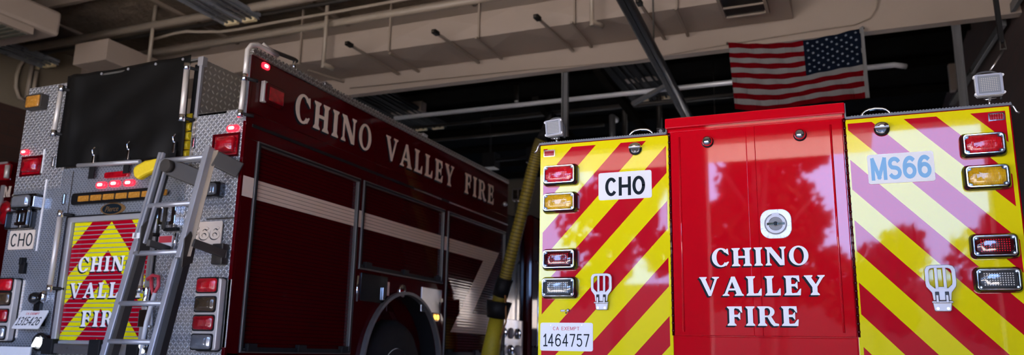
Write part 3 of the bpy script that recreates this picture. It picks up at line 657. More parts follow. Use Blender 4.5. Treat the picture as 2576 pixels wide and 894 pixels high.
# ================================================================== LEFT-HAND TRUCK (grey tread-plate back, dark red side)
D1 = 4.6; XS = -.898*D1; X0 = -1.4345*D1
F1 = Fr((0, D1, 0), (1, 0, 0), (0, 0, 1), (0, -1, 0)); FS = Fr((XS, 0, 0), (0, 1, 0), (0, 0, 1), (1, 0, 0))
def P1(a, b): p = PY(a, b, D1); return p.x, p.z
def PS(a, b): p = PX(a, b, XS); return p.y, p.z
T1 = thing('fire_truck', ((X0+XS)/2, D1+4, 0), 'large dark red fire engine with grey tread-plate back and a folding ladder', 'fire truck')
def p1(name, b, m=None, **k): return put(name, b, m, T1, **k)
ZR = CH+2.205; YE = 9.62
bx0, bx1 = P1(176, 300)[0], P1(497, 285)[0]        # the hose bed between the side bodies
zw = P1(550, 281)[1]; zsh = P1(165, 425)[1]
# core body (dark red) left and right of the hose bed
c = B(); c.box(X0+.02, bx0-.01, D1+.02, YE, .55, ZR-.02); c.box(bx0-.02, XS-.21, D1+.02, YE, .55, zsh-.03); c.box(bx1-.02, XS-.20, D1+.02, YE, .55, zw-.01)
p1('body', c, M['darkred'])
c = B()
# right side wall, cut round the wheel opening and roll-up doors by building it from slabs
WY, WZ, WR = 7.07, CH-.18, .75
def slab(y0, y1, z0, z1): c.box(XS-.20, XS, max(y0, D1+.019), y1, z0, z1)
dA = (PS(649, 351)[0], PS(906, 453)[0]); dB = (PS(915, 455)[0], PS(1119, 528)[0]); dC = (PS(1127, 532)[0], 9.56); zd = CH+1.555; zb2 = CH+.73; zbot = CH-.03
slab(D1, YE, zd, zw-.02); c.box(XS-.05, XS, D1+.019, YE, zw-.021, ZR); slab(D1, dA[0], .55, zd); slab(dA[1], dB[0], zb2, zd); slab(dB[1], dC[0], zb2, zd); slab(dC[1], YE, .55, zd)
slab(D1, dA[1], .55, zbot); slab(dC[0], YE, .55, zbot-.02)
# panel over the wheel with an arched cut
arc = [(WY+WR*math.cos(R(t)), WZ+WR*math.sin(R(t))) for t in range(180, -1, -9)]
ym0, ym1 = dA[1], dC[0]
poly = [(ym0, .55)]+[(max(ym0, y), max(.55, z)) for y, z in arc]+[(ym1, .55), (ym1, zb2), (ym0, zb2)]
c.prism(poly, -.20, 0, FS)
p1('side_wall', c, M['darkred'], bev=.006)
well = B(); well.tube([(XS-1.0, WY, WZ), (XS-.02, WY, WZ)], WR-.005, 32, cap=False); well.disc((XS-1.0, WY, WZ), (1, 0, 0), WR, .02, 32); p1('wheel_well', well, M['black'])
# roll-up doors on the side
def slats(fr, u0, u1, v0, v1, pitch, mface, mgap, w0, deep=.010, wide=False):
    b = B(); n = int(round((v1-v0)/pitch)); p = (v1-v0)/n
    prof = []
    for k in range(n):
        z = v0+k*p; prof += [(z, w0-deep), (z+p*.06, w0-deep), (z+p*.10, w0), (z+p*.5, w0+.00012), (z+p*(.94 if not wide else .90), w0), (z+p, w0-deep)]
    A = [b.bm.verts.new(fr.p(u0, z, ww)) for z, ww in prof]; C = [b.bm.verts.new(fr.p(u1, z, ww)) for z, ww in prof]
    b.use(mface); b.use(mgap)
    for i in range(len(prof)-1):
        b.mi = 1 if i % 6 in ((0, 1, 4, 5) if wide else (0, 5)) else 0; b.face((A[i], C[i], C[i+1], A[i+1]))
    b.mi = 0; q = [b.bm.verts.new(fr.p(a, z, w0-deep-.01)) for a, z in ((u0, v0), (u1, v0), (u1, v1), (u0, v1))]; b.face(q)
    return b
SZ0, SZ1 = CH+1.109, CH+1.262; SP = (SZ1-SZ0)/5.0
# stripe and Z mark as paint on the side (object coordinates have their origin on the side plane)
zy = [PS(1253, 633), PS(1215, 660), PS(1140, 836), PS(1262, 842), PS(1195, 658), PS(1160, 770)]
def side_paint(nt, b):
    X, v = coords(nt); y, z = X[1], X[2]
    yt = PS(1253, 634)[0]
    band = (z > SZ0)*(z < SZ1)*(y < (z-SZ1)*1.0+yt)*(y > D1+.005)
    # diagonal from the band's far end down to the left
    (ya, za), (yb, zb) = PS(1219, 657), PS(1137, 836)
    dwid = PS(1247, 661)[0]-ya; k = (ya-yb)/(za-zb); line = (z-zb)*k+(yb+dwid)
    dg = (y < line)*(y > line-dwid)*(z < SZ1)*(z > zb)
    # keep the diagonal's right edge on the measured line
    foot = (z > zb)*(z < PS(1200, 790)[1])*(y > line-dwid)*(y < PS(1262, 842)[0])
    m_ = band.mx(dg).mx(foot)
    n = noise(nt, v, 5, 3)
    nt.links.new(mixc(nt, m_, mixc(nt, n*.4, (.055, .0008, .0025), (.045, .0008, .002)), (.78, .60, .46)), b.inputs['Base Color'])
M['side_slat'] = mat('roll_door_paint_with_stripe', (.2, 0, .01), .5, coat=.6, coat_rough=.05, spec=0, fn=side_paint)
M['gap'] = mat('roll_door_groove', (.022, .010, .008), .6, spec=0, vary=.2)
for nm, (y0, y1), z0, z1 in (('roll_up_door', dA, zbot, zd), ('roll_up_door', dB, zb2, zd), ('roll_up_door', dC, zbot-.02, zd)):
    # slats line up with the stripe
    ztop = SZ1+SP*int((z1-SZ1)/SP); zlow = SZ0-SP*int((SZ0-z0)/SP)
    b = slats(FS, y0+.03, y1-.03, zlow, ztop, SP, M['side_slat'], M['gap'], -.02, .004)
    o = p1(nm, b, origin=(XS, 0, 0))
    f = B(); f.ring([(y0, z0), (y1, z0), (y1, z1), (y0, z1)], [(y0+.030, z0+.03), (y1-.030, z0+.03), (y1-.030, z1-.035), (y0+.030, z1-.035)], -.03, .012, FS)
    put('door_frame', f, M['framegrey'], o, bev=.004)
    g = B(); g.ring([(y0+.012, z0+.012), (y1-.012, z0+.012), (y1-.012, z1-.014), (y0+.012, z1-.014)], [(y0+.026, z0+.026), (y1-.026, z0+.026), (y1-.026, z1-.030), (y0+.026, z1-.030)], .010, .0155, FS); put('door_seal', g, M['black'], o)
    lb = B(); lb.rect(y0+.05, y1-.05, zlow+.0, zlow+.035, -.018, .014, FS)
    for q in (.08, .5, .92): yy = y0+(y1-y0)*q; lb.rect(yy-.05, yy+.05, zlow+.005, zlow+.06, -.01, .030, FS)
    put('lift_bar', lb, M['black'], o, bev=.003)
# painted stripe patches on the posts between the doors
for y0, y1 in ((D1+.004, dA[0]-.004), (dA[1]+.002, dB[0]-.002), (dB[1]+.002, dC[0]-.002)):
    p1('cream_stripe', B().rect(y0, y1, SZ0, SZ1, .0002, .0015, FS), M['cream'])
# moulding above the doors
mz = CH+1.658
mo = B(); mo.rect(D1+.06, YE-.02, mz-.012, mz+.012, 0, .012, FS); p1('side_moulding', mo, M['black'], bev=.003)
mo = B(); mo.rect(PS(1040, 470)[0], PS(1108, 497)[0], mz-.012, mz+.002, .010, .015, FS); mo.rect(PS(1128, 506)[0], YE-.02, mz-.012, mz+.002, .010, .015, FS); p1('moulding_inlay', mo, M['alu'])
# side lettering
lz0, lz1 = CH+1.842, CH+2.082
for wd, ya, yb in (('CHINO', PS(741, 280)[0], PS(933, 370)[0]), ('VALLEY', PS(971, 350)[0], PS(1142, 425)[0]), ('FIRE', PS(1169, 460)[0], PS(1242, 490)[0])):
    serif_word(wd, FS, ya, yb, lz0, lz1-lz0, .001, T1, M['cream'], M['ink'], (-.020, -.018), name='lettering_'+wd.lower(), gap=.22)
# tread cap along the roof edge of the side
cp = B(); cp.box(XS-.065, XS+.012, D1-.012, YE, ZR, ZR+.055)
for k in range(60):
    y = D1+.02+k*.045; cp.box(XS-.004, XS+.012, y, y+.022, ZR+.053, ZR+.068)
p1('roof_cap', cp, M['tread_top'], bev=.006)
for px_, py_ in ((815, 208), (1062, 343)):
    y = PX(px_, py_, XS).y; p1('roof_clip', B().box(XS-.03, XS+.015, y, y+.10, ZR+.055, ZR+.085), M['alu'], bev=.006)
# roof rail over the side
hp = [PX(685, 128, XS-.03), PX(741, 150, XS-.03)]
b = B(); b.tube([hp[0]+Vector((0, -.12, .01)), hp[0], hp[1], hp[1]+Vector((0, .03, -.005))], .017, 10)
o = p1('roof_grab_rail', b, M['bronze'])
for q in hp:
    s_ = B(); s_.tube([q, q+Vector((0, 0, -.05)), Vector((q.x, q.y, ZR+.05))], .014, 8); put('rail_foot', s_, M['chrome'], o)
# side marker (lit) and side scene light
u, v = PS(667, 167); b = B(); b.prism([(u+x, v+y) for x, y in rr(.085, .05, .02)], 0, .012, FS); o = p1('marker_light', b, M['glow_red'], label='lit red marker lamp'); put('lamp_core', B().prism([(u+x, v+y) for x, y in rr(.04, .024, .011)], .010, .016, FS), M['glow_core'], o)
(y0, z1), (y1, z0) = PS(656, 215), PS(704, 268); b = B(); b.loft([[FS.p((y0+y1)/2+x*k, (z0+z1)/2+yv*k, d) for x, yv in rr(y1-y0, .17, .02)] for k, d in ((1, 0), (1, .02), (.86, .05))]); o = p1('side_scene_light', b, M['darkred'], bev=.004)
put('chrome_edge', B().rect(y0-.004, y0+.032, (z0+z1)/2-.085, (z0+z1)/2+.085, .004, .04, FS), M['rail'], o, bev=.004); put('lamp_glass', B().rect(y0+.05, y1-.02, (z0+z1)/2-.06, (z0+z1)/2+.05, .045, .053, FS), M['lens_dkred'], o, bev=.004)
u, v = PS(1268, 514); b = B(); b.lathe(FS.p(u, v, 0), FS.w, [(.035, 0), (.035, .02), (.02, .04), (.003, .045)]); p1('clearance_lamp', b, M['lens_clear'])
# wheel arch ring, tyre and hub
def arcring(r0, r1, w0, w1, a0=0, a1=180, n=30):
    b = B(); po = [(WY+r1*math.cos(R(a0+(a1-a0)*k/n)), WZ+r1*math.sin(R(a0+(a1-a0)*k/n))) for k in range(n+1)]; pi = [(WY+r0*math.cos(R(a0+(a1-a0)*k/n)), WZ+r0*math.sin(R(a0+(a1-a0)*k/n))) for k in range(n+1)]
    for k in range(n): b.prism([po[k], po[k+1], pi[k+1], pi[k]], w0, w1, FS)
    bmesh.ops.remove_doubles(b.bm, verts=b.bm.verts, dist=1e-5); return b
o = p1('wheel_arch_trim', arcring(.735, .765, -.01, .045), M['steel'])
b = B(); b.lathe((XS-.06, WY, .53), (-1, 0, 0), [(.28, 0), (.42, -.01), (.50, .02), (.53, .07), (.53, .28), (.5, .32), (.28, .32)], 40); wo = p1('wheel', b, M['tyre'])
put('hub', B().lathe((XS-.07, WY, .53), (1, 0, 0), [(.29, -.04), (.29, .0), (.25, .012), (.20, -.03), (.14, -.02), (.13, .06), (.09, .075), (.002, .08)], 32), M['chrome'], wo)
# gear over the wheel: black hatch, chrome plate, lit amber marker
(y0, z1), (y1, z0) = PS(908, 686), PS(970, 765); b = B(); b.rect(y0, y1, z0, z1, 0, .012, FS); o = p1('black_hatch', b, M['blackgloss'], bev=.004)
put('hatch_handle', B().rect(y1-.10, y1-.06, (z0+z1)/2-.10, (z0+z1)/2+.02, .012, .03, FS), M['chrome'], o, bev=.004)
(y0, z1), (y1, z0) = PS(1060, 722), PS(1108, 790); b = B(); b.rect(y0, y1, z0, z1, 0, .008, FS); p1('polished_plate', b, M['alu'], bev=.003)
u, v = PS(1011, 733); b = B(); b.lathe(FS.p(u, v, 0), FS.w, [(.07, 0), (.06, .02), (.003, .03)]); p1('fuel_cap', b, M['chrome'])
(y0, z1), (y1, z0) = PS(962, 708), PS(978, 745); p1('warning_label', B().rect(y0, y1, z0, z1, .0005, .002, FS), M['cream'])
u, v = PS(1094, 799); b = B(); b.prism([(u+x, v+y) for x, y in rr(.15, .08, .03)], 0, .014, FS); o = p1('amber_marker_light', b, M['lens_amber'], label='lit amber marker lamp')
for dx in (-.03, .035): put('lamp_core', B().prism([(u+dx+x, v+y) for x, y in rr(.045, .05, .02)], .012, .02, FS), M['glow_amber'], o)
b = B(); b.tube([FS.p(dB[0]-.03, PS(900, 760)[1], .02), FS.p(dB[0]-.03, PS(900, 695)[1], .02)], .012, 8); p1('door_stay', b, M['chrome'])
# pump panel, cab and mirror ahead of the body
c = B(); c.box(X0+.08, XS-.12, YE, YE+.9, .55, ZR-.35); p1('pump_house', c, M['blackgloss'], bev=.01)
FP = Fr((XS-.12, 0, 0), (0, 1, 0), (0, 0, 1), (1, 0, 0))
pp = B(); pp.rect(YE+.04, YE+.86, CH-.1, CH+.45, 0, .02, FP); o = p1('pump_panel', pp, M['alu'], bev=.004)
for i in range(3):
    for j in range(2):
        put('gauge', B().lathe(FP.p(YE+.18+i*.24, CH+.05+j*.22, .02), FP.w, [(.07, 0), (.07, .02), (.055, .03), (.002, .03)], 20), M['chrome'] if (i+j) % 2 else M['offwhite'], o)
u = YE+.3
for k in range(3): p1('pump_outlet', B().lathe(FP.p(YE+.2+k*.25, CH-.25, 0), FP.w, [(.09, 0), (.09, .05), (.06, .06), (.06, .16), (.075, .17), (.075, .2), (.003, .2)], 20), M['chrome'])
c = B(); c.box(X0+.05, XS-.02, YE+.95, YE+4.4, .6, ZR-.25); p1('cab', c, M['darkred'], bev=.04)
p1('cab_window', B().rect(YE+1.2, YE+2.0, CH+1.0, CH+1.6, .0, .01, Fr((XS-.02, 0, 0), (0, 1, 0), (0, 0, 1), (1, 0, 0))), M['blackgloss'], bev=.01)
for y in (YE+1.05, YE+2.15): p1('cab_grab_rail', B().tube([(XS+.0, y, CH+.1), (XS+.05, y, CH+.13), (XS+.05, y, CH+1.25), (XS, y, CH+1.3)], .018, 8), M['chrome'])
mp = PY(1303, 489, YE+3.3); xs_ = mp.x
mr = B(); mr.box(mp.x-.12, mp.x+.14, mp.y, mp.y+.12, mp.z-.11, mp.z+.11); o = p1('mirror', mr, M['cast'], bev=.02)
for dx in (-.05, .06): put('mirror_glass', B().box(mp.x+dx-.045, mp.x+dx+.04, mp.y-.006, mp.y+.002, mp.z-.08, mp.z+.08), M['blackgloss'], o)
b = B(); b.tube([(mp.x-.05, mp.y+.05, mp.z-.1), (mp.x-.08, mp.y+.05, mp.z-1.1), (XS-.02, mp.y+.1, mp.z-1.15)], .018, 8); put('mirror_arm', b, M['cast'], o)

# ---- the back of the truck: tread-plate sheets
bk = B(); th = (-.02, 0)
def sheet(name, x0, x1, z0, z1, m, w0=-.018, w1=0): return p1(name, B().rect(x0, x1, z0, z1, w0, w1, F1), m, bev=.002)
xl2, xr2 = P1(172, 500)[0], P1(392, 600)[0]
sheet('back_sheet', X0, bx0, CH+1.28, CH+2.21, M['tread'])
sheet('back_sheet', X0, xl2, .5, CH+1.28, M['tread_fine'])
sheet('back_sheet', bx0, bx1, CH+1.02, zsh, M['tread_fine'], -.018, -.001)
sheet('back_sheet', xr2, XS-.006, .5, CH+1.05, M['tread'])
sheet('back_sheet', bx1-.04, XS-.006, CH+1.05, zw, M['tread'])
sheet('back_sheet', xl2, xr2, .5, CH-.03, M['tread'], -.018, -.001)
p1('corner_trim', B().rect(XS-.028, XS+.002, .5, ZR, -.02, .006, F1), M['darkred'], bev=.003)
p1('corner_trim', B().rect(XS-.030, XS-.004, zw-.1, ZR+.05, -.02, .008, F1), M['alu'], bev=.003)
# hose bed: inner right wall, outer frame, floor
hw = B(); hw.box(bx1-.02, bx1, D1-.01, D1+3.6, zsh-.1, ZR+.03); p1('hose_bed_wall', hw, M['tread_side'], bev=.003)
hw = B(); hw.box(bx0-.015, bx0+.005, D1+.02, D1+3.6, zsh-.1, ZR-.02); p1('hose_bed_wall', hw, M['tread_side'], bev=.003)
fl = B(); fl.box(bx1, XS-.20, D1, D1+3.6, zw-.02, zw); p1('side_shelf', fl, M['tread_side'])
p1('hose_bed_floor', B().box(bx0, bx1-.02, D1+.03, D1+3.6, zsh-.06, zsh-.03), M['alu'])
fp = B(); fp.rect(bx1-.018, bx1+.010, zw-.03, ZR+.02, -.01, .018, F1); fp.rect(bx1-.035, bx1+.018, ZR-.03, ZR+.045, -.03, .022, F1); p1('hose_bed_post', fp, M['cast'], bev=.004)
hs = B()
for k in range(5):
    zz = P1(466, 385)[1]+k*.075; hs.tube([F1.p(bx1-.09, zz, -.05), F1.p(bx1-.42, zz+.01, -.05)], .034, 10)
o = p1('folded_hose', hs, M['yellow'], label='yellow fire hose folded behind the cover')
u, v = P1(570, 262)
b = B(); pA = Vector((bx1+.005, D1+.55, zw+.10)); b.box(pA.x, pA.x+.03, pA.y, pA.y+.22, pA.z-.04, pA.z+.06); p1('amber_side_lamp', b, M['lens_amberdim'], bev=.006)
# black cover over the hose bed
cb = B(); NU, NV = 40, 26
ta, tb_, tc, td = P1(178, 196), P1(486, 141), P1(463, 398), P1(150, 426)
G = []
rn = random.Random(3)
for j in range(NV+1):
    row = []
    for i in range(NU+1):
        s, t = i/NU, j/NV
        x = (ta[0]*(1-s)+tb_[0]*s)*(1-t)+(td[0]*(1-s)+tc[0]*s)*t
        z = (ta[1]*(1-s)+tb_[1]*s)*(1-t)+(td[1]*(1-s)+tc[1]*s)*t
        z += .004-.005*abs(math.sin(s*math.pi*4))*(1-t)
        ww = .02+.012*math.sin(9*s+2*t)*t+.018*math.sin(s*23+t*3)*t*t*.7+.010*math.sin((s*.8+t)*14)*(s*(1-s)*4)+.03*math.exp(-((s-.08)/.05)**2)*(1-.4*t)
        row.append(cb.bm.verts.new(F1.p(x, z, ww)))
    G.append(row)
for j in range(NV):
    for i in range(NU): cb.face((G[j][i], G[j][i+1], G[j+1][i+1], G[j+1][i]), True)
o = p1('hose_bed_cover', cb, M['matblack'], label='black vinyl cover laced over the hose bed'); sm = o.modifiers.new('solid', 'SOLIDIFY'); sm.thickness = .004
for s in (.08, .3, .52, .74, .95):
    put('grommet', B().disc(F1.p(ta[0]+(tb_[0]-ta[0])*s, ta[1]+(tb_[1]-ta[1])*s-.03, .03), F1.w, .011, .008, 12), M['cast'], o)
for pxy in ((245, 404), (332, 390), (447, 372)):
    u, v = P1(*pxy); k = B(); k.rect(u-.012, u+.012, v-.05, v+.04, .03, .045, F1); k.tube([F1.p(u, v+.03, .045), F1.p(u, v+.07, .06), F1.p(u+.01, v+.10, .045)], .006, 6); put('cover_buckle', k, M['chrome'], o, bev=.003)
    k = B(); k.rect(u-.03, u+.03, v-.16, v-.03, .035, .042, F1); put('cover_strap', k, M['black'], o)
tp = B(); tp.beam(F1.p(bx0, ZR+.022, .0), F1.p(bx1, ZR+.027, .0), .04, .018); p1('hose_bed_top_rail', tp, M['framegrey'], bev=.004)
tp = B(); tp.rect(bx0-.012, bx0+.02, zsh-.02, ZR, -.01, .01, F1); p1('hose_bed_edge', tp, M['greypaint'], bev=.003)
tp = B(); tp.rect(tb_[0]-.01, bx1-.01, P1(466, 330)[1], ZR+.01, -.05, -.04, F1); p1('hose_bed_backing', tp, M['black'])
# grab rails
def rail(pts, r, m='rail', ends=True, name='grab_rail', off=.09, feet=None):
    o = p1(name, B().tube(pts, r, 12), M[m])
    if ends:
        for e, n_ in ((pts[0], pts[1]), (pts[-1], pts[-2])):
            e, n_ = Vector(e), Vector(n_); d = (n_-e).normalized()
            put('rail_end', B().tube([e-d*.01, e+d*.045], r*1.15, 12), M['chrome'], o)
            put('rail_stand', B().tube([e+d*.02, e+d*.02+Vector((.035, off*.8, 0)), Vector((e.x+.05, D1, e.z))+d*.02], .014, 8), M['black'], o)
    return o
def R1(a, b, w=.09): return PY(a, b, D1-w)
rail([R1(156, 218), R1(134, 341)], .020)
rail([R1(471, 163), R1(457, 303)], .022)
rail([R1(153, 533), R1(124, 732)], .020)
rail([R1(366, 582), R1(352, 735)], .017)
a = R1(616, 190); bt = R1(604, 292)
rail([R1(604, 292), R1(616, 190)], .019)
bend = [R1(617, 186)]
e0 = R1(617, 186)
b = B(); zt_ = R1(620, 108).z
xx = e0.x
pts = [e0, (xx, e0.y, e0.z+.10), (xx, e0.y, zt_-.06), (xx+.005, e0.y+.03, zt_-.01), (xx+.01, e0.y+.09, zt_+.015), (xx+.02, e0.y+.2, zt_+.01), (xx+.03, e0.y+.30, zt_-.0), hp[0]+Vector((0, -.12, .01))]
p1('bent_grab_rail', B().tube(pts, .019, 12), M['rail'])
# recessed rail under the cover
o = p1('cover_hold_bar', B().tube([R1(196, 417, .05), R1(352, 407, .05)], .017, 10), M['greypaint'])
p1('cover_hold_bar', B().tube([R1(438, 408, .10), R1(512, 400, .10)], .016, 10), M['greypaint'])
# lights on the back
def boxlight(pa, pb2, mh, ml, deep, name, label=None, chrome=True):
    (u0, v1), (u1, v0) = P1(*pa), P1(*pb2); cu, cv_ = (u0+u1)/2, (v0+v1)/2
    b = B(); b.prism([(cu+x, cv_+y) for x, y in rr(u1-u0, v1-v0, .012)], 0, deep, F1); o = p1(name, b, mh, bev=.004, label=label)
    l = B(); pl = [(cu+x, cv_+y) for x, y in rr((u1-u0)*.84, (v1-v0)*.80, .012)]; l.dome(pl, cu, cv_, [(1, deep-.002), (1, deep+.006), (.85, deep+.014), (.3, deep+.018)], F1); put('lens', l, ml, o)
    return o
o = boxlight((84, 246), (119, 276), M['bronze'], M['lens_amberdim'], .07, 'amber_box_light', 'square amber flasher')
for (pa, pb2) in (((58, 396), (103, 441)), ((538, 340), (600, 393))):
    (u0, v1), (u1, v0) = P1(*pa), P1(*pb2); b = B(); b.ring([(u0, v0), (u1, v0), (u1, v1), (u0, v1)], [(u0+.02, v0+.015), (u1-.012, v0+.015), (u1-.012, v1-.02), (u0+.02, v1-.02)], -.001, .012, F1); o = p1('red_box_light', b, M['darkred'], bev=.003)
    l = B(); cu, cv_ = (u0+u1)/2+.008, (v0+v1)/2; l.dome([(cu+x, cv_+y) for x, y in rr((u1-u0)*.72, (v1-v0)*.66, .02)], cu, cv_, [(1, 0), (1, .03), (.8, .05), (.2, .055)], F1); put('lens', l, M['lens_dkred'], o)
    put('lamp_backing', B().rect(u0+.015, u1-.01, v0+.01, v1-.015, .0005, .004, F1), M['lens_dkred'], o)
for c in ((65, 384), (587, 324), (257, 466.5), (291, 463), (327, 461)):
    u, v = P1(*c); s = .8 if c[0] < 100 else 1
    b = B(); b.dome([(u+x, v+y) for x, y in rr(.115*s, .052*s, .025*s, 6)], u, v, [(1, 0), (1, .012), (.8, .022)], F1); o = p1('marker_light', b, M['glow_red'], label='lit red marker lamp')
    put('lamp_core', B().prism([(u+x, v+y) for x, y in rr(.05*s, .022*s, .010*s)], .020, .027, F1), M['glow_core'], o)
(u0, v1), (u1, v0) = P1(270, 436), P1(328, 446); p1('dark_red_light_bar', B().prism([((u0+u1)/2+x, (v0+v1)/2+y) for x, y in rr(u1-u0, .05, .02)], 0, .03, F1), M['lens_dkred'], bev=.004)
# amber traffic bar
(u0, v1), (u1, v0) = P1(188, 489), P1(404, 508); vc = (P1(188, 503)[1]+P1(380, 490)[1])/2
b = B(); b.prism([((u0+u1)/2+x, vc+y) for x, y in rr(u1-u0, .100, .03)], 0, .03, F1); o = p1('traffic_light_bar', b, M['blackgloss'], bev=.006)
nseg = 7; s0 = P1(205, 503)[0]; pit = P1(236, 500)[0]-s0
for k in range(nseg): put('amber_segment', B().prism([(s0+k*pit+pit*.44+x, vc-.002+y) for x, y in rr(pit*.86, .046, .006)], .028, .036, F1), M['lens_amberdim'], o)
# oval maker's badge
u, v = P1(285, 526); b = B(); b.prism(ell(u, v, .135, .048, 36), 0, .008, F1); o = p1('badge', b, M['gold'], bev=.002)
put('badge_field', B().prism(ell(u-.006, v, .103, .042, 36), .007, .011, F1), M['ink'], o)
tb = B(); text(tb, 'Pierce', F1, u-.075, v-.022, .145, .042, .010, .0135, .0, .35); put('badge_text', tb, M['gold'], o)
# edge strips, seam and latches
for (pa, pb2) in (((112.5, 376), (105, 436)), ((118, 452), (93, 632))):
    (u0, v1), (u1, v0) = P1(*pa), P1(*pb2); um = (u0+u1)/2; p1('bright_edge_strip', B().rect(um-.009, um+.009, v0, v1, .0, .006, F1), M['offwhite'])
p1('panel_seam', B().rect(P1(176, 500)[0]-.004, P1(176, 500)[0]+.004, CH+1.0, zsh-.03, -.001, .003, F1), M['bronze'])
for c in ((135, 408), (162, 502), (487, 360)):
    u, v = P1(*c); b = B(); b.rect(u-.018, u+.018, v-.045, v+.045, .0, .008, F1); o = p1('small_latch', b, M['bronze'], bev=.003); put('latch_pin', B().rect(u-.002, u+.016, v-.04, v+.04, .006, .018, F1), M['chrome'], o, bev=.003)
# left flood lamp and receptacle
(u0, v1), (u1, v0) = P1(54, 494), P1(104, 529); cu, cv_ = (u0+u1)/2, (v0+v1)/2
b = B(); b.loft([[F1.p(cu+x, cv_+y, d) for x, y in rr((u1-u0)*k, (v1-v0)*k, .02)] for k, d in ((1, 0), (1, .06), (.9, .09))]); o = p1('scene_light', b, M['blackgloss']); put('lens', B().dome([(cu-.01+x, cv_+y) for x, y in rr((u1-u0)*.8, (v1-v0)*.74, .02)], cu, cv_, [(1, .085), (1, .10), (.7, .115)], F1), M['lens_clear'], o)
put('lamp_side', B().rect(u1-.03, u1+.015, v0+.015, v1-.03, .01, .09, F1), M['chrome'], o, bev=.004)
(u0, v1), (u1, v0) = P1(30, 535), P1(88, 577); b = B(); b.ring(rr(u1-u0, v1-v0, .02, cx=(u0+u1)/2, cz=(v0+v1)/2), rr(u1-u0-.03, v1-v0-.03, .012, cx=(u0+u1)/2, cz=(v0+v1)/2), 0, .05, F1); o = p1('receptacle', b, M['blackgloss'], bev=.004)
cu, cv_ = P1(74, 551); put('receptacle_cover', B().ring(rr(.13, .14, .01, cx=cu, cz=cv_), rr(.06, .07, .008, cx=cu, cz=cv_), .03, .07, F1), M['chrome'], o, bev=.005)
for dx, dz in ((-.07, .05), (-.07, -.05), (-.02, .07), (-.02, -.07)): put('bolt', B().disc(F1.p(cu+dx, cv_+dz, .05), F1.w, .014, .02, 10), M['chrome'], o)
(u0, v1), (u1, v0) = P1(28, 582), P1(84, 627); s_ = P1(55, 604)
o = sign(T1, F1, u0, u1, v0, v1, [('CHO', u0+.025, u1-.02, v0+.025, v1-.025, M['ink'])], None, None, w0=.004, name='sign_board', ms=mat('cream_sign', (.72, .62, .52), .4, vary=.04), bold=.13); o['label'] = 'cream sign reading CHO'
(u, v) = P1(62, 674); b = B(); b.rect(u-.03, u+.03, v-.05, v+.04, 0, .03, F1); b.rect(u-.015, u+.015, v+.02, v+.08, .0, .05, F1); p1('black_catch', b, M['black'], bev=.004)
u, v = P1(100, 752); b = B(); b.lathe(F1.p(u, v, 0), F1.w, [(.05, 0), (.05, .05), (.035, .08), (.003, .085)]); b.rect(u-.02, u+.05, v-.10, v, .0, .03, F1); p1('black_socket', b, M['blackgloss'])
u, v = P1(119, 747); b = B(); b.dome(ell(u, v, .028, .055, 20), u, v, [(1, 0), (1, .03), (.6, .06)], F1); p1('oval_lamp', b, M['chrome'])
# slanted licence plate
pu0, pu1 = P1(63, 778)[0], P1(130, 778)[0]; pzt = P1(96, 777)[1]
FT = Fr(F1.p(pu0, pzt-.165, .092), F1.u, Vector((0, .50, 1)).normalized(), Vector((0, -1, .50)).normalized())
o = sign(T1, FT, 0, pu1-pu0, 0, .165, [('CA EXEMPT', .07, .22, .125, .145, M['redink']), ('1315426', .02, .28, .03, .105, M['ink'])], None, None, w0=.0, name='license_plate', bold=.13); o['label'] = 'white plate reading 1315426'
p1('plate_bracket', B().rect(pu0+.05, pu1-.05, pzt-.14, pzt-.05, .0, .012, F1), M['black'])
u, v = P1(113, 862); b = B(); b.lathe(F1.p(u, v, 0), F1.w, [(.07, 0), (.075, .05), (.06, .07), (.05, .05), (.003, .05)]); o = p1('ground_lamp', b, M['blackgloss'], label='lamp with two lit white tubes')
for dx in (-.028, .025):
    f_ = F1.roll(R(-32), u+dx, v); put('lamp_tube', B().prism(rr(.024, .085, .011), .05, .07, f_), M['glow_white'], o)
# white board at the foot
(u1, v1) = P1(100, 874); b = B(); b.rect(X0-.30, u1, v1-.4, v1, .06, .08, F1); o = p1('white_board', b, M['white'], bev=.006)
u, v = P1(0, 888); put('red_mark', B().prism(ell(u-.02, v, .075, .030, 20), .079, .083, F1), M['redink'], o)
# tail-light stacks
def stack(px_lens, top, bot, cen, wlens, right):
    PL = lambda a_, b_: (PY(a_, b_, D1-.065).x, PY(a_, b_, D1-.065).z)
    us = [PL(*c_) for c_ in cen]; v1, v0 = PL(px_lens, top)[1], PL(px_lens, bot)[1]; u = sum(a_[0] for a_ in us)/4; hw = wlens/2
    b = B(); b.loft([[F1.p(u+.012+x, (v0+v1)/2+y, d) for x, y in rr(wlens*1.20, v1-v0, .03)] for d in (0, .012)]); o = p1('tail_light_stack', b, M['black'], bev=.006)
    put('chrome_housing', B().prism(rr(wlens*1.12, (v1-v0)*.96, .02, cx=u+.01, cz=(v0+v1)/2), .010, .062, F1), M['rail'], o, bev=.006)
    hl = (v1-v0)*.205
    for (uu, vv), m_ in zip(us, ('lens_red', 'lens_smoke', 'lens_dkred', 'lens_clear')):
        put('lamp_frame', B().prism(rr(wlens*.98, hl*1.08, .02, cx=u, cz=vv), .060, .067, F1), M['black'], o)
        l = B(); l.dome(rr(wlens*.90, hl*.92, .022, 5, cx=u, cz=vv), u, vv, [(1, .064), (1, .074), (.85, .086), (.3, .090)], F1); put('lens', l, M[m_], o)
stack(530, 697, 886, ((521, 718), (517, 766), (511, 813), (506, 861)), .205, True)
stack(10, 700, 862, ((10, 717), (5, 752), (1, 795), (-4, 838)), .205, False)
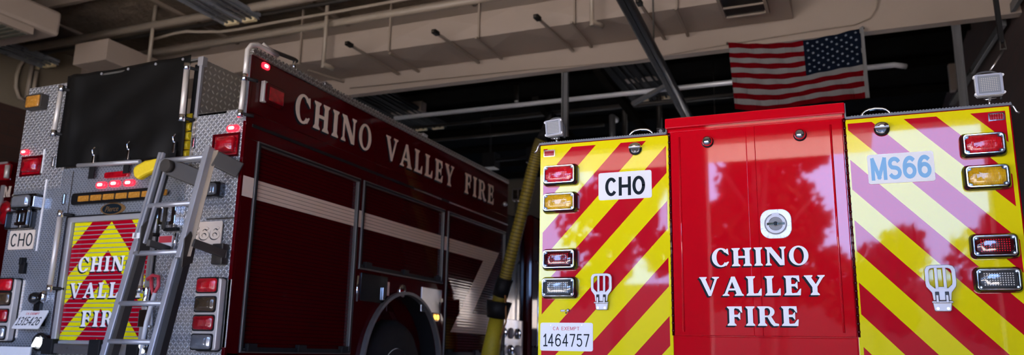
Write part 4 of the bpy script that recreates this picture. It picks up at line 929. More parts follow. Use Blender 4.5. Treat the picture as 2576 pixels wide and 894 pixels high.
for (pt_, pb3, wv_) in (((57, 706), (38, 850), .07), ((573, 704), (562, 875), .06)):
    (ut, v1), (ub, v0) = P1(*pt_), P1(*pb3); u = (ut+ub)/2+.0; p1('tread_glare_strip', B().rect(u-wv_/2, u+wv_/2, v0, v1, .0, .006, F1), M['tread_glare'])  # added strips standing for reflections on the plate beside the stacks
# chevron roll-up door at the back
sx0, sx1 = P1(181, 553)[0], P1(387, 600)[0]; sz0, sz1 = P1(150, 857)[1], P1(285, 548)[1]
def chev1(nt, b):
    X, v = coords(nt); c = X[2]+((X[0]+5.405).abs())*1.05
    y = ((c-.739)/.458).frac() < .5
    nt.links.new(mixc(nt, y, (.36, .002, .014), (.72, .66, .004)), b.inputs['Base Color'])
M['chev1'] = mat('chevron_roll_door', rough=.35, coat=.3, spec=0, fn=chev1)
M['gap2'] = mat('roll_door_grey_groove', (.30, .28, .30), .5, vary=.2)
ro = p1('rear_roll_up_door', slats(F1, sx0+.03, sx1-.03, sz0, sz1-.02, .0365, M['chev1'], M['gap2'], -.01, .004, True), origin=(0, D1, CH))
f = B(); f.ring([(sx0-.03, sz0-.03), (sx1+.03, sz0-.03), (sx1+.03, sz1+.02), (sx0-.03, sz1+.02)], [(sx0+.025, sz0), (sx1-.025, sz0), (sx1-.025, sz1-.025), (sx0+.025, sz1-.025)], -.02, .02, F1); put('door_frame', f, M['greypaint'], ro, bev=.008)
f = B(); f.ring([(sx0-.045, sz0-.03), (sx1+.045, sz0-.03), (sx1+.045, sz1+.035), (sx0-.045, sz1+.035)], [(sx0-.03, sz0-.03), (sx1+.03, sz0-.03), (sx1+.03, sz1+.02), (sx0-.03, sz1+.02)], -.015, .006, F1); put('door_seal', f, M['black'], ro)
for wd, pl, pr, b0, t0 in (('CHINO', (199, 640), (348, 640), (262, 683), (262, 645)), ('VALLEY', (174, 730), (362, 730), (262, 750), (262, 711)), ('FIRE', (203, 800), (316, 800), (255, 823), (255, 782))):
    serif_word(wd, F1, P1(*pl)[0], P1(*pr)[0], P1(*b0)[1], P1(*t0)[1]-P1(*b0)[1], -.009, T1, M['offwhite'], M['ink'], (-.012, -.012), name='lettering_'+wd.lower(), gap=.2)
lb = B(); lb.rect(sx0-.06, sx1+.06, sz0-.10, sz0-.025, .0, .05, F1); o = p1('door_lift_bar', lb, M['alu'], bev=.006)
for q in (sx0+.0, (sx0+sx1)/2+.05, sx1-.02): put('bar_knob', B().rect(q-.06, q+.06, sz0-.11, sz0+.01, .01, .07, F1), M['black'], o, bev=.008)
put('bar_rail', B().tube([F1.p(sx0-.1, sz0-.14, .08), F1.p(sx1+.1, sz0-.14, .08)], .014, 8), M['chrome'], o)
p1('lower_trim', B().rect(sx0-.1, sx1+.1, sz0-.24, sz0-.17, 0, .04, F1), M['alu'], bev=.005)
# right part of the back
(u0, v1), (u1, v0) = P1(508, 464), P1(564, 499); cu, cv_ = (u0+u1)/2, (v0+v1)/2
b = B(); b.loft([[F1.p(cu+x, cv_+y, d) for x, y in rr((u1-u0)*k, (v1-v0)*k, .02)] for k, d in ((1, 0), (1, .05), (.92, .07))]); o = p1('scene_light', b, M['blackgloss']); put('lens', B().dome([(cu+x, cv_+y) for x, y in rr((u1-u0)*.82, (v1-v0)*.74, .02)], cu, cv_, [(1, .065), (1, .08), (.7, .095)], F1), M['lens_clear'], o)
(u0, v1), (u1, v0) = P1(478, 562), P1(560, 615)
o = sign(T1, F1, u0, u1, v0, v1, [('E66', u0+.03, u1-.02, v0+.03, v1-.045, M['ink'])], None, None, w0=.02, name='sign_board', ms=MATS['cream_sign'], bold=.20); o['label'] = 'cream sign with raised 66'
tb = B(); sans(tb, 'E66', F1, u0+.040, v0+.036, u1-u0-.05, v1-v0-.075, .025, .030, .20); put('raised_text', tb, MATS['cream_sign'], o)
(u0, v1), (u1, v0) = P1(401, 594), P1(432, 622); b = B(); b.rect(u0, u1, v0, v1, 0, .003, F1); o = p1('caution_label', b, M['white']); put('label_header', B().rect(u0+.004, u1-.004, v1-.055, v1-.004, .002, .005, F1), M['redink'], o)
u, v = P1(432, 542); b = B(); b.ring(rr(.17, .17, .01, cx=u, cz=v), rr(.10, .11, .01, cx=u-.005, cz=v), 0, .05, F1); b.rect(u-.14, u-.09, v-.03, v+.04, .0, .05, F1); o = p1('swing_out_latch', b, M['chrome'], bev=.005)
put('latch_handle', B().rect(u-.01, u+.12, v-.13, v-.105, .02, .06, F1), M['black'], o, bev=.004); put('latch_arm', B().rect(u-.02, u+.01, v-.12, v+.06, .05, .07, F1), M['bronze'], o, bev=.004)
p1('sheet_seam', B().rect(P1(520, 551)[0], XS-.03, P1(560, 550)[1]-.006, P1(560, 550)[1]+.006, 0, .002, F1), M['bronze'])
p1('corner_rail', B().tube([R1(443, 588, .02), R1(437, 628, .02)], .01, 8), M['chrome'])
# red-handled tool and hooks
u, v = P1(403, 712)
b = B(); b.tube([F1.p(u-.07, v+.02, .06), F1.p(u-.02, v+.05, .06), F1.p(u+.04, v+.04, .06), F1.p(u+.05, v-.03, .06), F1.p(u+.01, v-.10, .06), F1.p(u-.02, v-.03, .06), F1.p(u-.03, v+.03, .06)], .014, 8); o = p1('red_tool_handle', b, M['redink'])
put('tool_shaft', B().tube([F1.p(u+.02, v-.08, .06), F1.p(u-.03, v-.30, .06), F1.p(u-.05, v-.60, .06)], .016, 8), M['offwhite'], o)
u, v = P1(383, 740); b = B(); b.tube([F1.p(u, v+.05, .05), F1.p(u-.01, v-.10, .05)], .022, 10); b.rect(u-.05, u+.04, v-.25, v-.12, .02, .06, F1); o = p1('door_check', b, M['chrome'], bev=.004)
u, v = P1(383, 800); p1('metal_clip', B().ring([(u-.05, v-.06), (u+.05, v-.06), (u+.025, v+.08), (u-.0, v+.08)], [(u-.02, v-.03), (u+.02, v-.03), (u+.01, v+.02), (u-.005, v+.02)], .03, .045, F1), M['cast'], bev=.003)
u, v = P1(374, 872); b = B(); b.lathe(F1.p(u, v, 0), F1.w, [(.05, 0), (.05, .04), (.03, .06), (.003, .06)]); o = p1('small_lamp', b, M['blackgloss']); f_ = F1.roll(R(32), u, v-.02); put('lamp_tube', B().prism(rr(.022, .07, .010), .055, .07, f_), M['glow_white'], o)

# ---- folding ladder leaning out from the back
tL = PY(412, 388, 4.46); XLd = tL.x; bL = PX(277, 894, XLd)
tR = PY(533, 380, 4.46); XRd = tR.x; bR = PX(385, 894, XRd)
dv = (bL-tL); dv2 = (bR-tR); dv = Vector((0, (dv.y/dv.z+dv2.y/dv2.z)/2, 1)); dz_ = tL.z; 
def LP(x, z): return Vector((x, 4.46+dv.y*(z-dz_), z))
zj = PX(345, 600, XLd).z; zjr = PX(455, 645, XRd).z; zlo = .32
sd_ = Vector((1, 0, 0))
ladder = p1('folding_ladder', B().beam(LP(XLd-.02, dz_+.005), LP(XLd-.02, zj), .052, .02, side=None), M['laddergrey'], label='grey aluminium folding access ladder')
def stile(x, z0, z1, wd, dp, side, nm='stile'):
    b = B(); nrm = Vector((0, -1, dv.y)).normalized()      # outward from the ladder
    def q(z, a, c): return LP(x+a, z)+nrm*c
    sec = [(-wd/2, dp/2), (wd/2, dp/2), (wd/2, -dp/2), (-wd/2, -dp/2)]
    b.loft([[q(z0, a, c) for a, c in sec], [q(z1, a, c) for a, c in sec]])
    return put(nm, b, M['laddergrey'], ladder, bev=.006)
stile(XLd-.015, zj-.04, dz_+.01, .044, .03, 1)
stile(XLd+.065, zj-.04, dz_-.04, .02, .03, 1)
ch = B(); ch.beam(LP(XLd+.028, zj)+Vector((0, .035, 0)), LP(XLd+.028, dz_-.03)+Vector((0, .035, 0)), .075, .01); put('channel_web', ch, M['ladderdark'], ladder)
stile(XRd-.0065, zjr-.02, tR.z+.02, .048, .095, 1)
s2 = B(); s2.beam(LP(XRd+.0195, zjr)+Vector((0, .002, 0)), LP(XRd+.0195, tR.z)+Vector((0, .002, 0)), .003, .085); put('stile_side', s2, mat('tan_ladder_side', (.36, .29, .22), .45, .3, vary=.15), ladder)
stile(XLd-.015, zlo, zj-.02, .055, .03, 1); stile(XRd-.045, zlo, zjr-.02, .045, .06, 1)
d3 = B(); d3.beam(LP(XLd+.035, zlo)+Vector((0, .03, 0)), LP(XLd+.035, zj-.05)+Vector((0, .03, 0)), .06, .04); put('lower_channel', d3, M['bronze'], ladder)
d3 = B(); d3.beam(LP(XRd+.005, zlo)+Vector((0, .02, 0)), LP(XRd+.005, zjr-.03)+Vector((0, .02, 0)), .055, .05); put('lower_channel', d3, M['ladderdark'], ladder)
for c in ((440, 410), (402, 521), (352, 638), (312, 764), (290, 860)):
    z = PX(c[0], c[1], XLd+.05).z
    put('rung', B().tube([LP(XLd+.0, z), LP(XRd-.03, z)], .019, 10), M['laddergrey'], ladder)
    put('rung_end', B().disc(LP(XLd-.045, z), (1, 0, 0), .014, .01, 10), M['cast'], ladder)
# joint plates and bands
for x, z in ((XLd+.05, zj-.02), (XRd+.02, zjr+.02)):
    jb = B(); jb.prism([(-.05, -.10), (.045, -.06), (.06, .06), (0, .16), (-.05, .10)], 0, .012, Fr(LP(x, z)+Vector((0, .01, 0)), (0, 1, 0), (0, 0, 1), (1, 0, 0))); put('hinge_plate', jb, M['bronze'], ladder, bev=.003)
for x, z in ((XLd-.015, zj+.02), (XRd-.022, zjr+.28)):
    put('reflective_band', B().box(x-.035, x+.036, LP(x, z).y-.022, LP(x, z).y-.016, z-.02, z+.02), M['white'], ladder)
# arms that hold the ladder to the truck
def arm(pts, w_, h_, nm='ladder_arm', m='bronze'):
    b = B()
    for a_, c_ in zip(pts, pts[1:]): b.beam(a_, c_, w_, h_)
    return put(nm, b, M[m], ladder, bev=.006)
arm([LP(XLd+.10, PX(445, 425, XLd+.1).z), PY(500, 450, D1-.02)], .03, .13); put('arm_roller', B().disc(LP(XLd+.10, PX(445, 425, XLd+.1).z)+Vector((0, -.05, 0)), (0, 1, 0), .05, .05, 20), M['bronze'], ladder)
arm([LP(XRd+.05, PX(560, 405, XRd+.05).z), PY(604, 430, D1-.02)], .03, .12)
arm([LP(XRd+.05, PX(490, 612, XRd+.05).z), PY(565, 640, D1-.05), PY(572, 640, D1-.0)], .03, .06); put('arm_foot', B().box(PY(568, 640, D1).x-.07, PY(568, 640, D1).x+.03, D1-.07, D1-.001, PY(568, 640, D1).z-.08, PY(568, 640, D1).z+.07), M['bronze'], ladder, bev=.006)
arm([LP(XLd+.10, PX(378, 612, XLd+.1).z), PY(425, 628, D1-.02)], .03, .05)
# yellow strap roll hanging over the bar
yb = B(); y0 = PY(366, 424, D1-.14)
pts_ = [PY(400, 405, D1-.16), PY(372, 412, D1-.16), PY(345, 425, D1-.15), PY(340, 445, D1-.15)]
fr_ = Fr(PY(342, 448, D1-.16), (1, 0, 0), (0, 0, 1), (0, -1, 0))
poly = [(PY(a, b, D1-.16).x, PY(a, b, D1-.16).z) for a, b in ((334, 430), (340, 418), (366, 404), (402, 397), (400, 420), (386, 430), (362, 441), (345, 452), (338, 446))]
yb.prism(poly, 0, .07, Fr((0, D1-.10, 0), (1, 0, 0), (0, 0, 1), (0, -1, 0))); p1('yellow_strap', yb, M['yellow'], bev=.02, label='yellow webbing strap roll')

# ================================================================== THIRD TRUCK at the left edge
D3 = 6.2; F3 = Fr((0, D3, 0), (1, 0, 0), (0, 0, 1), (0, -1, 0))
def P3(a, b): p = PY(a, b, D3); return p.x, p.z
T3 = thing('fire_truck', (-10.3, D3+2, 0), 'red fire engine barely showing at the left edge, marked with a cream M', 'fire truck')
x3, z3 = P3(46, 402); 
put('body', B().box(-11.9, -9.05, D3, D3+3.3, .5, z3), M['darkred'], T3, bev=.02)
put('roof_edge_rail', B().rect(-11.85, -9.07, P3(20, 412)[1]-.02, P3(20, 412)[1]+.02, 0, .02, F3), M['greypaint'], T3, bev=.004)
(u0, v1), (u1, v0) = P3(-30, 420), P3(27, 455); b = B(); b.prism(rr(u1-u0, v1-v0, .02, cx=(u0+u1)/2, cz=(v0+v1)/2), 0, .06, F3); o = put('red_lamp', b, M['lens_dkred'], T3, bev=.01)
(ua, va), (ub, vb) = P3(36, 420), P3(32, 452); put('grab_rail', B().tube([F3.p(ua, va, .08), F3.p(ub, vb, .08)], .026, 10), M['rail'], T3)
put('side_trim', B().rect(P3(3, 520)[0]-.03, P3(3, 520)[0]+.02, .6, P3(3, 468)[1], 0, .02, F3), M['greypaint'], T3)
(u0, v0), (u1, v1) = P3(9, 497), P3(30, 469)
bf = B(); serif_letter(bf, 'M', F3, u0, v0, u1-u0, v1-v0, .001, .006); bf.prism(ell(P3(34, 493)[0], P3(34, 493)[1], .015, .018, 10), .001, .006, F3); put('lettering', bf, M['cream'], T3, label='cream letter M with a full stop')
for c in ((17, 526), (15, 546)):
    u, v = P3(*c); b = B(); b.lathe(F3.p(u, v, 0), F3.w, [(.09, 0), (.09, .03), (.05, .05), (.003, .055)]); o = put('tail_lamp', b, M['lens_dkred'], T3)
for sx in (-11.8, -9.45):
    put('wheel', B().lathe((sx, D3+1.6, .5), (1, 0, 0), [(.2, 0), (.46, 0), (.5, .05), (.5, .25), (.46, .3), (.2, .3)]), M['tyre'], T3)

# ================================================================== CEILING SERVICES
# main duct, hard against the beam
DY0, DY1, DZ0, DZ1 = 9.17, 9.96, 4.90, 5.26
xd1 = PZ(1995, 49, DZ0).x
dct = thing('air_duct', (-5, 9.5, DZ0), 'long tan rectangular air duct running in front of the painted beam', 'duct')
db = B(); xs_d = [-10.7+i*1.15 for i in range(9)]
edges_x = [-10.7]+[ -10.7+(xd1+10.7)*i/9 for i in range(1, 10)]
for i in range(9):
    a_, b2 = edges_x[i], edges_x[i+1]; bb = B(); 
    V = [[(a_, DY0, DZ0), (a_, DY1, DZ0), (a_, DY1, DZ1), (a_, DY0, DZ1)], [(b2, DY0, DZ0), (b2, DY1, DZ0), (b2, DY1, DZ1), (b2, DY0, DZ1)]]
    bb.loft(V)
    # cross-broken sheet faces: front and underside bulge to a centre point
    mx = (a_+b2)/2
    put('duct_section', bb, M['tan'], dct)
    cr = B(); c4 = [(a_+.01, DZ0+.006), (b2-.01, DZ0+.006), (b2-.01, DZ1-.006), (a_+.01, DZ1-.006)]
    v4 = [cr.bm.verts.new((x, DY0-.001, z)) for x, z in c4]; cc = cr.bm.verts.new((mx, DY0-.024, (DZ0+DZ1)/2))
    for k in range(4): cr.face((v4[k], v4[(k+1) % 4], cc))
    c4 = [(a_+.01, DY0+.006), (b2-.01, DY0+.006), (b2-.01, DY1-.006), (a_+.01, DY1-.006)]
    v4 = [cr.bm.verts.new((x, y, DZ0-.001)) for x, y in c4]; cc = cr.bm.verts.new((mx, (DY0+DY1)/2, DZ0-.034))
    for k in range(4): cr.face((v4[k], v4[(k+1) % 4], cc))
    put('cross_broken_panel', cr, M['tan'], dct)
# strap hangers under the duct
def hanger_at(pa, pb_, label, vertical=None, dark=False):
    p, q = PZ(pa[0], pa[1], DZ0-.056), PZ(pb_[0], pb_[1], DZ0-.056)
    b = B(); b.use(M['tandark']); b.beam(p, q, .032, .028)
    if dark: b.use(M['matblack']); b.beam(p, p+(q-p)*.09, .06, .05)
    b.use(M['tandark'])
    if vertical: b.beam(Vector((p.x, DY0-.04, DZ0-.04)), Vector((p.x, DY0-.04, ZC)), .03, .025)
    tag(put('duct_hanger', b), label, 'duct hanger', 'hangers under the long duct')
HL = [((775, 177), (865, 206), True, False), ((872, 108), (1003, 187), False, True), ((980, 134), (1053, 180), True, False), ((1090, 78), (1205, 158), False, True), ((1197, 95), (1262, 148), True, False),
      ((1347, 40), (1442, 128), False, True), ((1437, 56), (1488, 118), True, False), ((1605, 2), (1672, 98), False, True), ((1700, 22), (1731, 90), True, False)]
hd = ['leftmost tan strap under the long duct, beside the elbow-footed rod', 'leftmost of the black-tipped bars under the long duct', 'second tan strap from the left under the long duct',
      'second black-tipped bar from the left under the long duct', 'third tan strap from the left under the long duct', 'third black-tipped bar from the left under the long duct',
      'tan strap under the duct, just left of the elbow-footed pipe by the exhaust rail', 'black-tipped bar under the duct, just right of the exhaust rail', 'rightmost tan strap under the duct, nearest the slotted grille']
for (pa, pb_, vt, dk), lb_ in zip(HL, hd): hanger_at(pa, pb_, lb_, vt, dk)
# branch duct and left-hand duct
b = B(); b.box(-10.72, -10.03, 8.08, 9.15, 4.91, 5.25); put('branch', b, M['tan'], dct, bev=.012)
b = B(); b.box(-12.6, -9.87, 4.2, 7.19, 4.90, 5.26); o = tag(put('wide_duct', b, M['tan'], bev=.05), 'wide tan duct at the top left corner', 'duct')
pr = PZ(85, 80, 4.84)
b = B(); b.box(pr.x-1.5, pr.x, pr.y-1.4, pr.y, 4.80, 4.897); o2 = tag(put('ceiling_grille', b, M['tan'], bev=.006), 'square tan air diffuser under the duct at top left', 'air grille')
gb = B()
for k in range(14): gb.box(pr.x-1.44, pr.x-.06, pr.y-1.34+k*.095, pr.y-1.28+k*.095, 4.788, 4.80)
put('grille_blades', gb, mat('grille_grey_green', (.10, .10, .075), .6, vary=.1), o2)
# black-slotted grille under the far right of the duct
gA = [PZ(1800, 0, 4.85), PZ(1820, 43, 4.85), PZ(1936, 28, 4.85)]
gx0, gx1, gy1 = gA[1].x-.0, gA[2].x, gA[1].y; gy0 = gy1-.62
g = thing('ceiling_grille', ((gx0+gx1)/2, (gy0+gy1)/2, 4.84), 'tan framed black slotted air grille at the top, left of the flag', 'air grille')
b = B(); b.ring([(gx0, gy0), (gx1, gy0), (gx1, gy1), (gx0, gy1)], [(gx0+.04, gy0+.04), (gx1-.04, gy0+.04), (gx1-.04, gy1-.04), (gx0+.04, gy1-.04)], 0, .05, Fr((0, 0, 4.862), (1, 0, 0), (0, 1, 0), (0, 0, -1))); b.box(gx0+.04, gx1-.04, (gy0+gy1)/2-.01, (gy0+gy1)/2+.015, 4.812, 4.837); put('frame', b, M['tandark'], g, bev=.004)
put('backing', B().box(gx0+.03, gx1-.03, gy0+.03, gy1-.03, 4.855, 4.863), M['black'], g)
b = B(); n_ = 34
for k in range(n_): x = gx0+.05+(gx1-gx0-.1)*k/n_; b.box(x, x+.006, gy0+.04, gy1-.04, 4.829, 4.853)
put('blades', b, M['bronze'], g)
# pipes
def pipe(pts, r, label, m='tanpipe', name='ceiling_pipe', cat='pipe', group=None, couplings=()):
    t = B(); t.tube(pts, r, 12)
    for q in couplings: 
        p_, d_ = Vector(q[0]), Vector(q[1]).normalized(); t.tube([p_, p_+d_*.09], r*1.25, 12)
    return tag(put(name, t, M[m]), label, cat, group)
def lx(pa, pb_, z, ext=0): 
    a, b = PZ(*pa, z), PZ(*pb_, z); d = (b-a).normalized(); return [a-d*ext, b+d*ext]
zA = 5.62
y_ = PZ(300, 80, zA).y
pipe([(XL+.3, y_, zA), (-1.0, y_, zA)], .065, 'thick tan pipe crossing the ceiling above the branch duct')
y_ = PZ(330, 92, 5.5).y
pipe([(XL+.3, y_+.25, 5.62), (-1.0, y_+.25, 5.62)], .03, 'thin dark pipe beside the thick ceiling pipe', 'bronze')
zB = 5.42; pp_ = PZ(400, 135, zB); y_ = pp_.y-.05
pipe([(pp_.x-.6, y_, zB), (PZ(1130, 0, zB).x+3, y_, zB)], .055, 'long tan pipe running above the front of the duct')
zc_ = 5.45
pts = [PZ(a, b, zc_) for a, b in ((380, 100), (440, 84), (470, 79), (500, 80), (555, 80), (600, 74), (700, 55), (800, 38), (1000, 2), (1150, -25))]
pipe(pts, .022, 'thin tan conduit with a kink above the black cover')
# sprinkler-like hanging rods
def rod(pa, pb_, Y, r, label, m='tanpipe', foot=False):
    a, b = PY(*pa, Y), PY(*pb_, Y); b = Vector((a.x, a.y, b.z)); a.z = ZC; t = B(); t.tube([a, b], r, 8)
    if foot: t.tube([b, b+Vector((0, 0, .06)), b+Vector((.10, .12, .03))], r*1.25, 8)
    tag(put('hanging_rod', t, M[m]), label, 'pipe', 'rods hanging from the ceiling')
rod((385, 70), (370, 160), 8.6, .03, 'tan rod hanging beside the branch duct')
rod((820, 70), (817, 172), 8.95, .03, 'tan rod with elbow hanging left of the first duct bars', foot=True)
rod((1489, -5), (1491, 66), 8.9, .028, 'tan pipe drop with elbow foot beside the black exhaust rail', foot=True)
rod((35, 0), (30, 38), 7.0, .04, 'tan hanger bar on the wide duct at top left')
# conduit loops on the left wall
lp_ = [PX(a, b, XL+.06) for a, b in ((62, 150), (50, 165), (42, 190), (40, 220), (48, 245), (66, 256))]
pipe(lp_, .03, 'looping tan conduit on the beige left wall', name='wall_conduit')
for i, (a, b) in enumerate((((80, 165), (72, 250)), ((92, 180), (88, 250)))):
    p, q = PX(*a, XL+.1), PX(*b, XL+.1); pipe([p, Vector((p.x, p.y, q.z))], .035, ['inner vertical conduit on the left wall', 'outer vertical conduit on the left wall'][i], name='wall_conduit')
p = PY(100, 187, 9.95); q = PY(215, 170, 9.95)
pipe([(XL+.2, 9.93, p.z), (-9.9, 9.93, p.z)], .05, 'tan pipe low on the beam at the upper left')
# fluorescent fixtures
def fluor(x0, x1, y0, y1, z, label, rm='enamel_reflector'):
    MM = mat('enamel_reflector', (.26, .28, .31), .3, .3, vary=.05) if rm == 'enamel_reflector' else mat('dimmed_reflector', (.035, .037, .04), .8, spec=.1, vary=.1)  # far fixtures get a darker copy, their dimness put into the colour
    t = thing('ceiling_light', ((x0+x1)/2, (y0+y1)/2, z), label, 'ceiling light', 'unlit fluorescent ceiling lights')
    w_ = (x1-x0)
    b = B(); b.box(x0, x1, y0, y1, z+.05, z+.10)
    fr = Fr((0, 0, 0), (1, 0, 0), (0, 0, 1), (0, 1, 0))
    for k in range(2):
        c = x0+w_*(.25+.5*k); b.prism([(c-w_*.2, z+.05), (c+w_*.2, z+.05), (c+w_*.235, z+.0), (c+w_*.225, z-.002), (c+w_*.10, z+.04), (c-w_*.10, z+.04), (c-w_*.225, z-.002), (c-w_*.235, z)], y0, y1, fr)
    put('reflector', b, MM, t, bev=.002)
    for k in range(2):
        c = x0+w_*(.25+.5*k)
        for s in (-1, 1):
            put('tube', B().tube([(c+s*w_*.085, y0+.05, z+.012), (c+s*w_*.085, y1-.05, z+.012)], .018, 10), mat('unlit_fluorescent_tube', (.30, .33, .38), .25, vary=.03) if rm == 'enamel_reflector' else MM, t)
            put('lamp_end', B().box(c+s*w_*.085-.06, c+s*w_*.085+.06, y1-.07, y1-.005, z-.02, z+.045), mat('yellow_gleam_end', (.75, .62, .38), .4, vary=.1), t, bev=.004)  # yellowish gleam of the ends put into their colour
    for y in (y0+.4, y1-.4): put('suspension_rod', B().tube([((x0+x1)/2, y, z+.10), ((x0+x1)/2, y, ZC)], .008, 6), M['tandark'], t)
zf = 5.50
fluor(-1.786*(zf-CH), -1.645*(zf-CH), 6.2, 1.85*(zf-CH), zf, 'unlit fluorescent fixture at the top, above the dark cover')
fluor(-2.80*(zf-CH), -2.627*(zf-CH), 6.4, 1.93*(zf-CH), zf, 'unlit fluorescent fixture at the upper left, over the left wall')
pq = PZ(1120, 322, zf-.1); fluor(pq.x-.75, pq.x+.05, pq.y-2.4, pq.y, zf-.1, 'far unlit fluorescent fixture beyond the beam, left of centre', 'dimmed')
pq = PZ(1690, 248, zf-.1); fluor(pq.x-.75, pq.x+.05, pq.y-2.4, pq.y, zf-.1, 'far unlit fluorescent fixture beyond the beam, behind the exhaust rail', 'dimmed')
for c, lb_ in (((1028, 276), 'small pale box light beyond the beam at left'), ((1625, 190), 'small pale box light beyond the beam near the centre')):
    p = PZ(c[0], c[1], 5.5); tag(put('box_light', B().box(p.x-.35, p.x+.35, p.y-.1, p.y+.1, 5.42, 5.62), M['tan'], bev=.01), lb_, 'ceiling light')
# silver pipe beyond the beam with struts
zs_ = CH+.342*10.7
pipe([(-6.6, 10.7, zs_), (PY(2250, 165, 10.7).x, 10.7, zs_), (PY(2280, 160, 10.7).x, 10.78, zs_-.01)], .034, 'silver spiral pipe running behind the flag', 'silver', 'spiral_pipe')
for i, (a, dz2) in enumerate(((1422, 2.95), (2408, 2.3))):
    x = PY(a, 165, 10.15).x if i == 0 else PY(2408, 100, 10.15).x
    b = B(); b.box(x-.045, x-.03, 10.12, 10.18, CH+dz2, BZ0+.3); b.box(x-.03, x+.03, 10.16, 10.18, CH+dz2, BZ0+.3); b.box(x+.03, x+.045, 10.12, 10.18, CH+dz2, BZ0+.3)
    tag(put('steel_strut', b, M['steel']), ['grey steel strut hanging from the beam above the left flood light', 'grey steel strut hanging from the beam right of the flag'][i], 'strut')
# tan pipes farther back, dimness put into a darker colour; rods and black rails
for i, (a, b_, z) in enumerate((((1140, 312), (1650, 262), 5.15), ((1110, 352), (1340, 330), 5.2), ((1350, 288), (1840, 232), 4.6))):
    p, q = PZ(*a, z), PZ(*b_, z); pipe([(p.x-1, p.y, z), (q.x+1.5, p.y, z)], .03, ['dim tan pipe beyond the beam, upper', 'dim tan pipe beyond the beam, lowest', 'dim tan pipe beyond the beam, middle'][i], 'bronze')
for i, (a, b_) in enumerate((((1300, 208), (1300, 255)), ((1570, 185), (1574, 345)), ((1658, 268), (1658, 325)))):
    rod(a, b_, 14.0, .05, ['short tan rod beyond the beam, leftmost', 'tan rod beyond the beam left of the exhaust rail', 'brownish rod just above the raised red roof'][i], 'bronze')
p = PY(1540, 292, 12.5); q = PY(1541, 350, 12.5)
pipe([Vector((p.x-.02, p.y+.3, p.z+.02)), p, Vector((p.x, p.y, q.z-.3))], .055, 'upright silver pipe end above the left chevrons', 'steel')
# exhaust rail (black) along the bay
er = thing('exhaust_rail', (-2.0, 9, 4.3), 'black exhaust extraction rail hanging over the bay between the trucks', 'exhaust rail')
pA_, pB_ = PZ(1572, 0, 4.35), PZ(1712, 262, 4.15); dA_ = (pB_-pA_).normalized()
put('rail', B().tube([pA_-dA_*2.5, pA_, pB_-dA_*1.6, pB_+dA_*7], .078, 16), mat('black_exhaust_tube', (.012, .014, .018), .42, .0, coat=.12, spec=.15, vary=.2), er)
put('rail_slot', B().beam(pA_-dA_*2.5+Vector((0, 0, -.085)), pB_+dA_*6+Vector((0, 0, -.085)), .05, .02), M['black'], er)
a = PY(1690, 208, 10.2); b_ = PY(1592, 262, 10.5)
put('brace', B().beam(a, b_, .06, .05), M['steel'], er)
for y in (7.9, 8.95, 14): 
    t_ = (y-pA_.y)/dA_.y; c_ = pA_+dA_*t_; put('hanger', B().tube([c_+Vector((0, 0, .07)), Vector((c_.x, c_.y, ZC))], .010, 6), M['bronze'], er)
for i, (pa, pb_) in enumerate((((1500, 170), (1625, 330)), ((1345, 250), (1440, 350)))):
    p, q = PZ(*pa, 4.7), PZ(*pb_, 4.4); tag(put('exhaust_hose_rail', B().beam(p, q, .11, .10), M['dimblack']), ['black slanting rail in the dark beyond the beam, nearer the centre', 'black slanting rail beyond the beam, behind the left flood light'][i], 'exhaust rail')
b = B(); p = PY(1228, 402, 15); b.box(p.x-.14, p.x+.14, p.y, p.y+.3, p.z-.16, p.z+.16); b.tube([p+Vector((.1, .1, 0)), p+Vector((1.1, .1, .02))], .04, 8); b.box(p.x+.9, p.x+2.4, p.y-.1, p.y+.4, p.z-.14, p.z+.17)
b.tube([p+Vector((.0, .1, .1)), Vector((p.x, p.y+.1, ZC-.18))], .02, 6)
tag(put('door_operator', b, M['black']), 'black door opener motor high at the back of the bay', 'door opener')
# yellow exhaust hose
hz = thing('exhaust_hose', (-3.7, 9.1, CH), 'yellow ribbed exhaust hose with a black nozzle, hanging beside the dark red engine', 'hose')
top = PY(1352, 375, 8.3); mid = PX(1302, 560, XS+.65); end = PX(1268, 700, XS+.50)
hp_ = []
ctrl = [PY(1362, 352, 8.42), PY(1352, 382, 8.45), PY(1334, 450, 8.5), PY(1312, 540, 8.55), PY(1289, 630, 8.6), PY(1270, 705, 8.65)]
def spline(c, n):
    out = []
    for i in range(len(c)-1):
        p0, p1_, p2_, p3 = c[max(i-1, 0)], c[i], c[i+1], c[min(i+2, len(c)-1)]
        for k in range(n):
            t = k/n; out.append(.5*((2*p1_)+(-p0+p2_)*t+(2*p0-5*p1_+4*p2_-p3)*t*t+(-p0+3*p1_-3*p2_+p3)*t**3))
    out.append(c[-1]); return out
M['hose'] = mat('yellow_ribbed_hose', (.25, .185, .015), .6, vary=.15, vs=30)
sp = spline(ctrl, 40); put('hose', B().tube(sp, .07, 16, rad=[.070+.0055*math.cos(i*math.pi*1.0) for i in range(len(sp))]), M['hose'], hz)
hb = B()
for i in range(4, len(sp)-1, 4):
    d_ = (sp[i+1]-sp[i]).normalized(); hb.tube([sp[i]-d_*.005, sp[i]+d_*.005], .0765, 16)
put('upper_hose', B().tube([PZ(1385, 290, 4.5), PY(1378, 320, 8.6), PY(1362, 352, 8.42)], .06, 12), M['black'], hz)
put('hose_rib', hb, mat('brown_spiral_rib', (.09, .065, .015), .7, vary=.2), hz, label='dark spiral rib wound along the hose')
e = PY(1270, 705, 8.65); e2 = PY(1258, 745, 8.68); e3 = PY(1250, 800, 8.7); e4 = PY(1228, 925, 8.6)
put('cuff', B().tube([e+(e-e2)*.1, e2], .095, 18), M['black'], hz); put('coupling', B().tube([e2+(e-e2)*.2, e2+(e3-e2)*.3], .085, 18), M['hose'], hz)
put('nozzle_ring', B().tube([e2+(e3-e2)*.25, e3], .14, 20, rad=[.15, .12]), M['black'], hz)
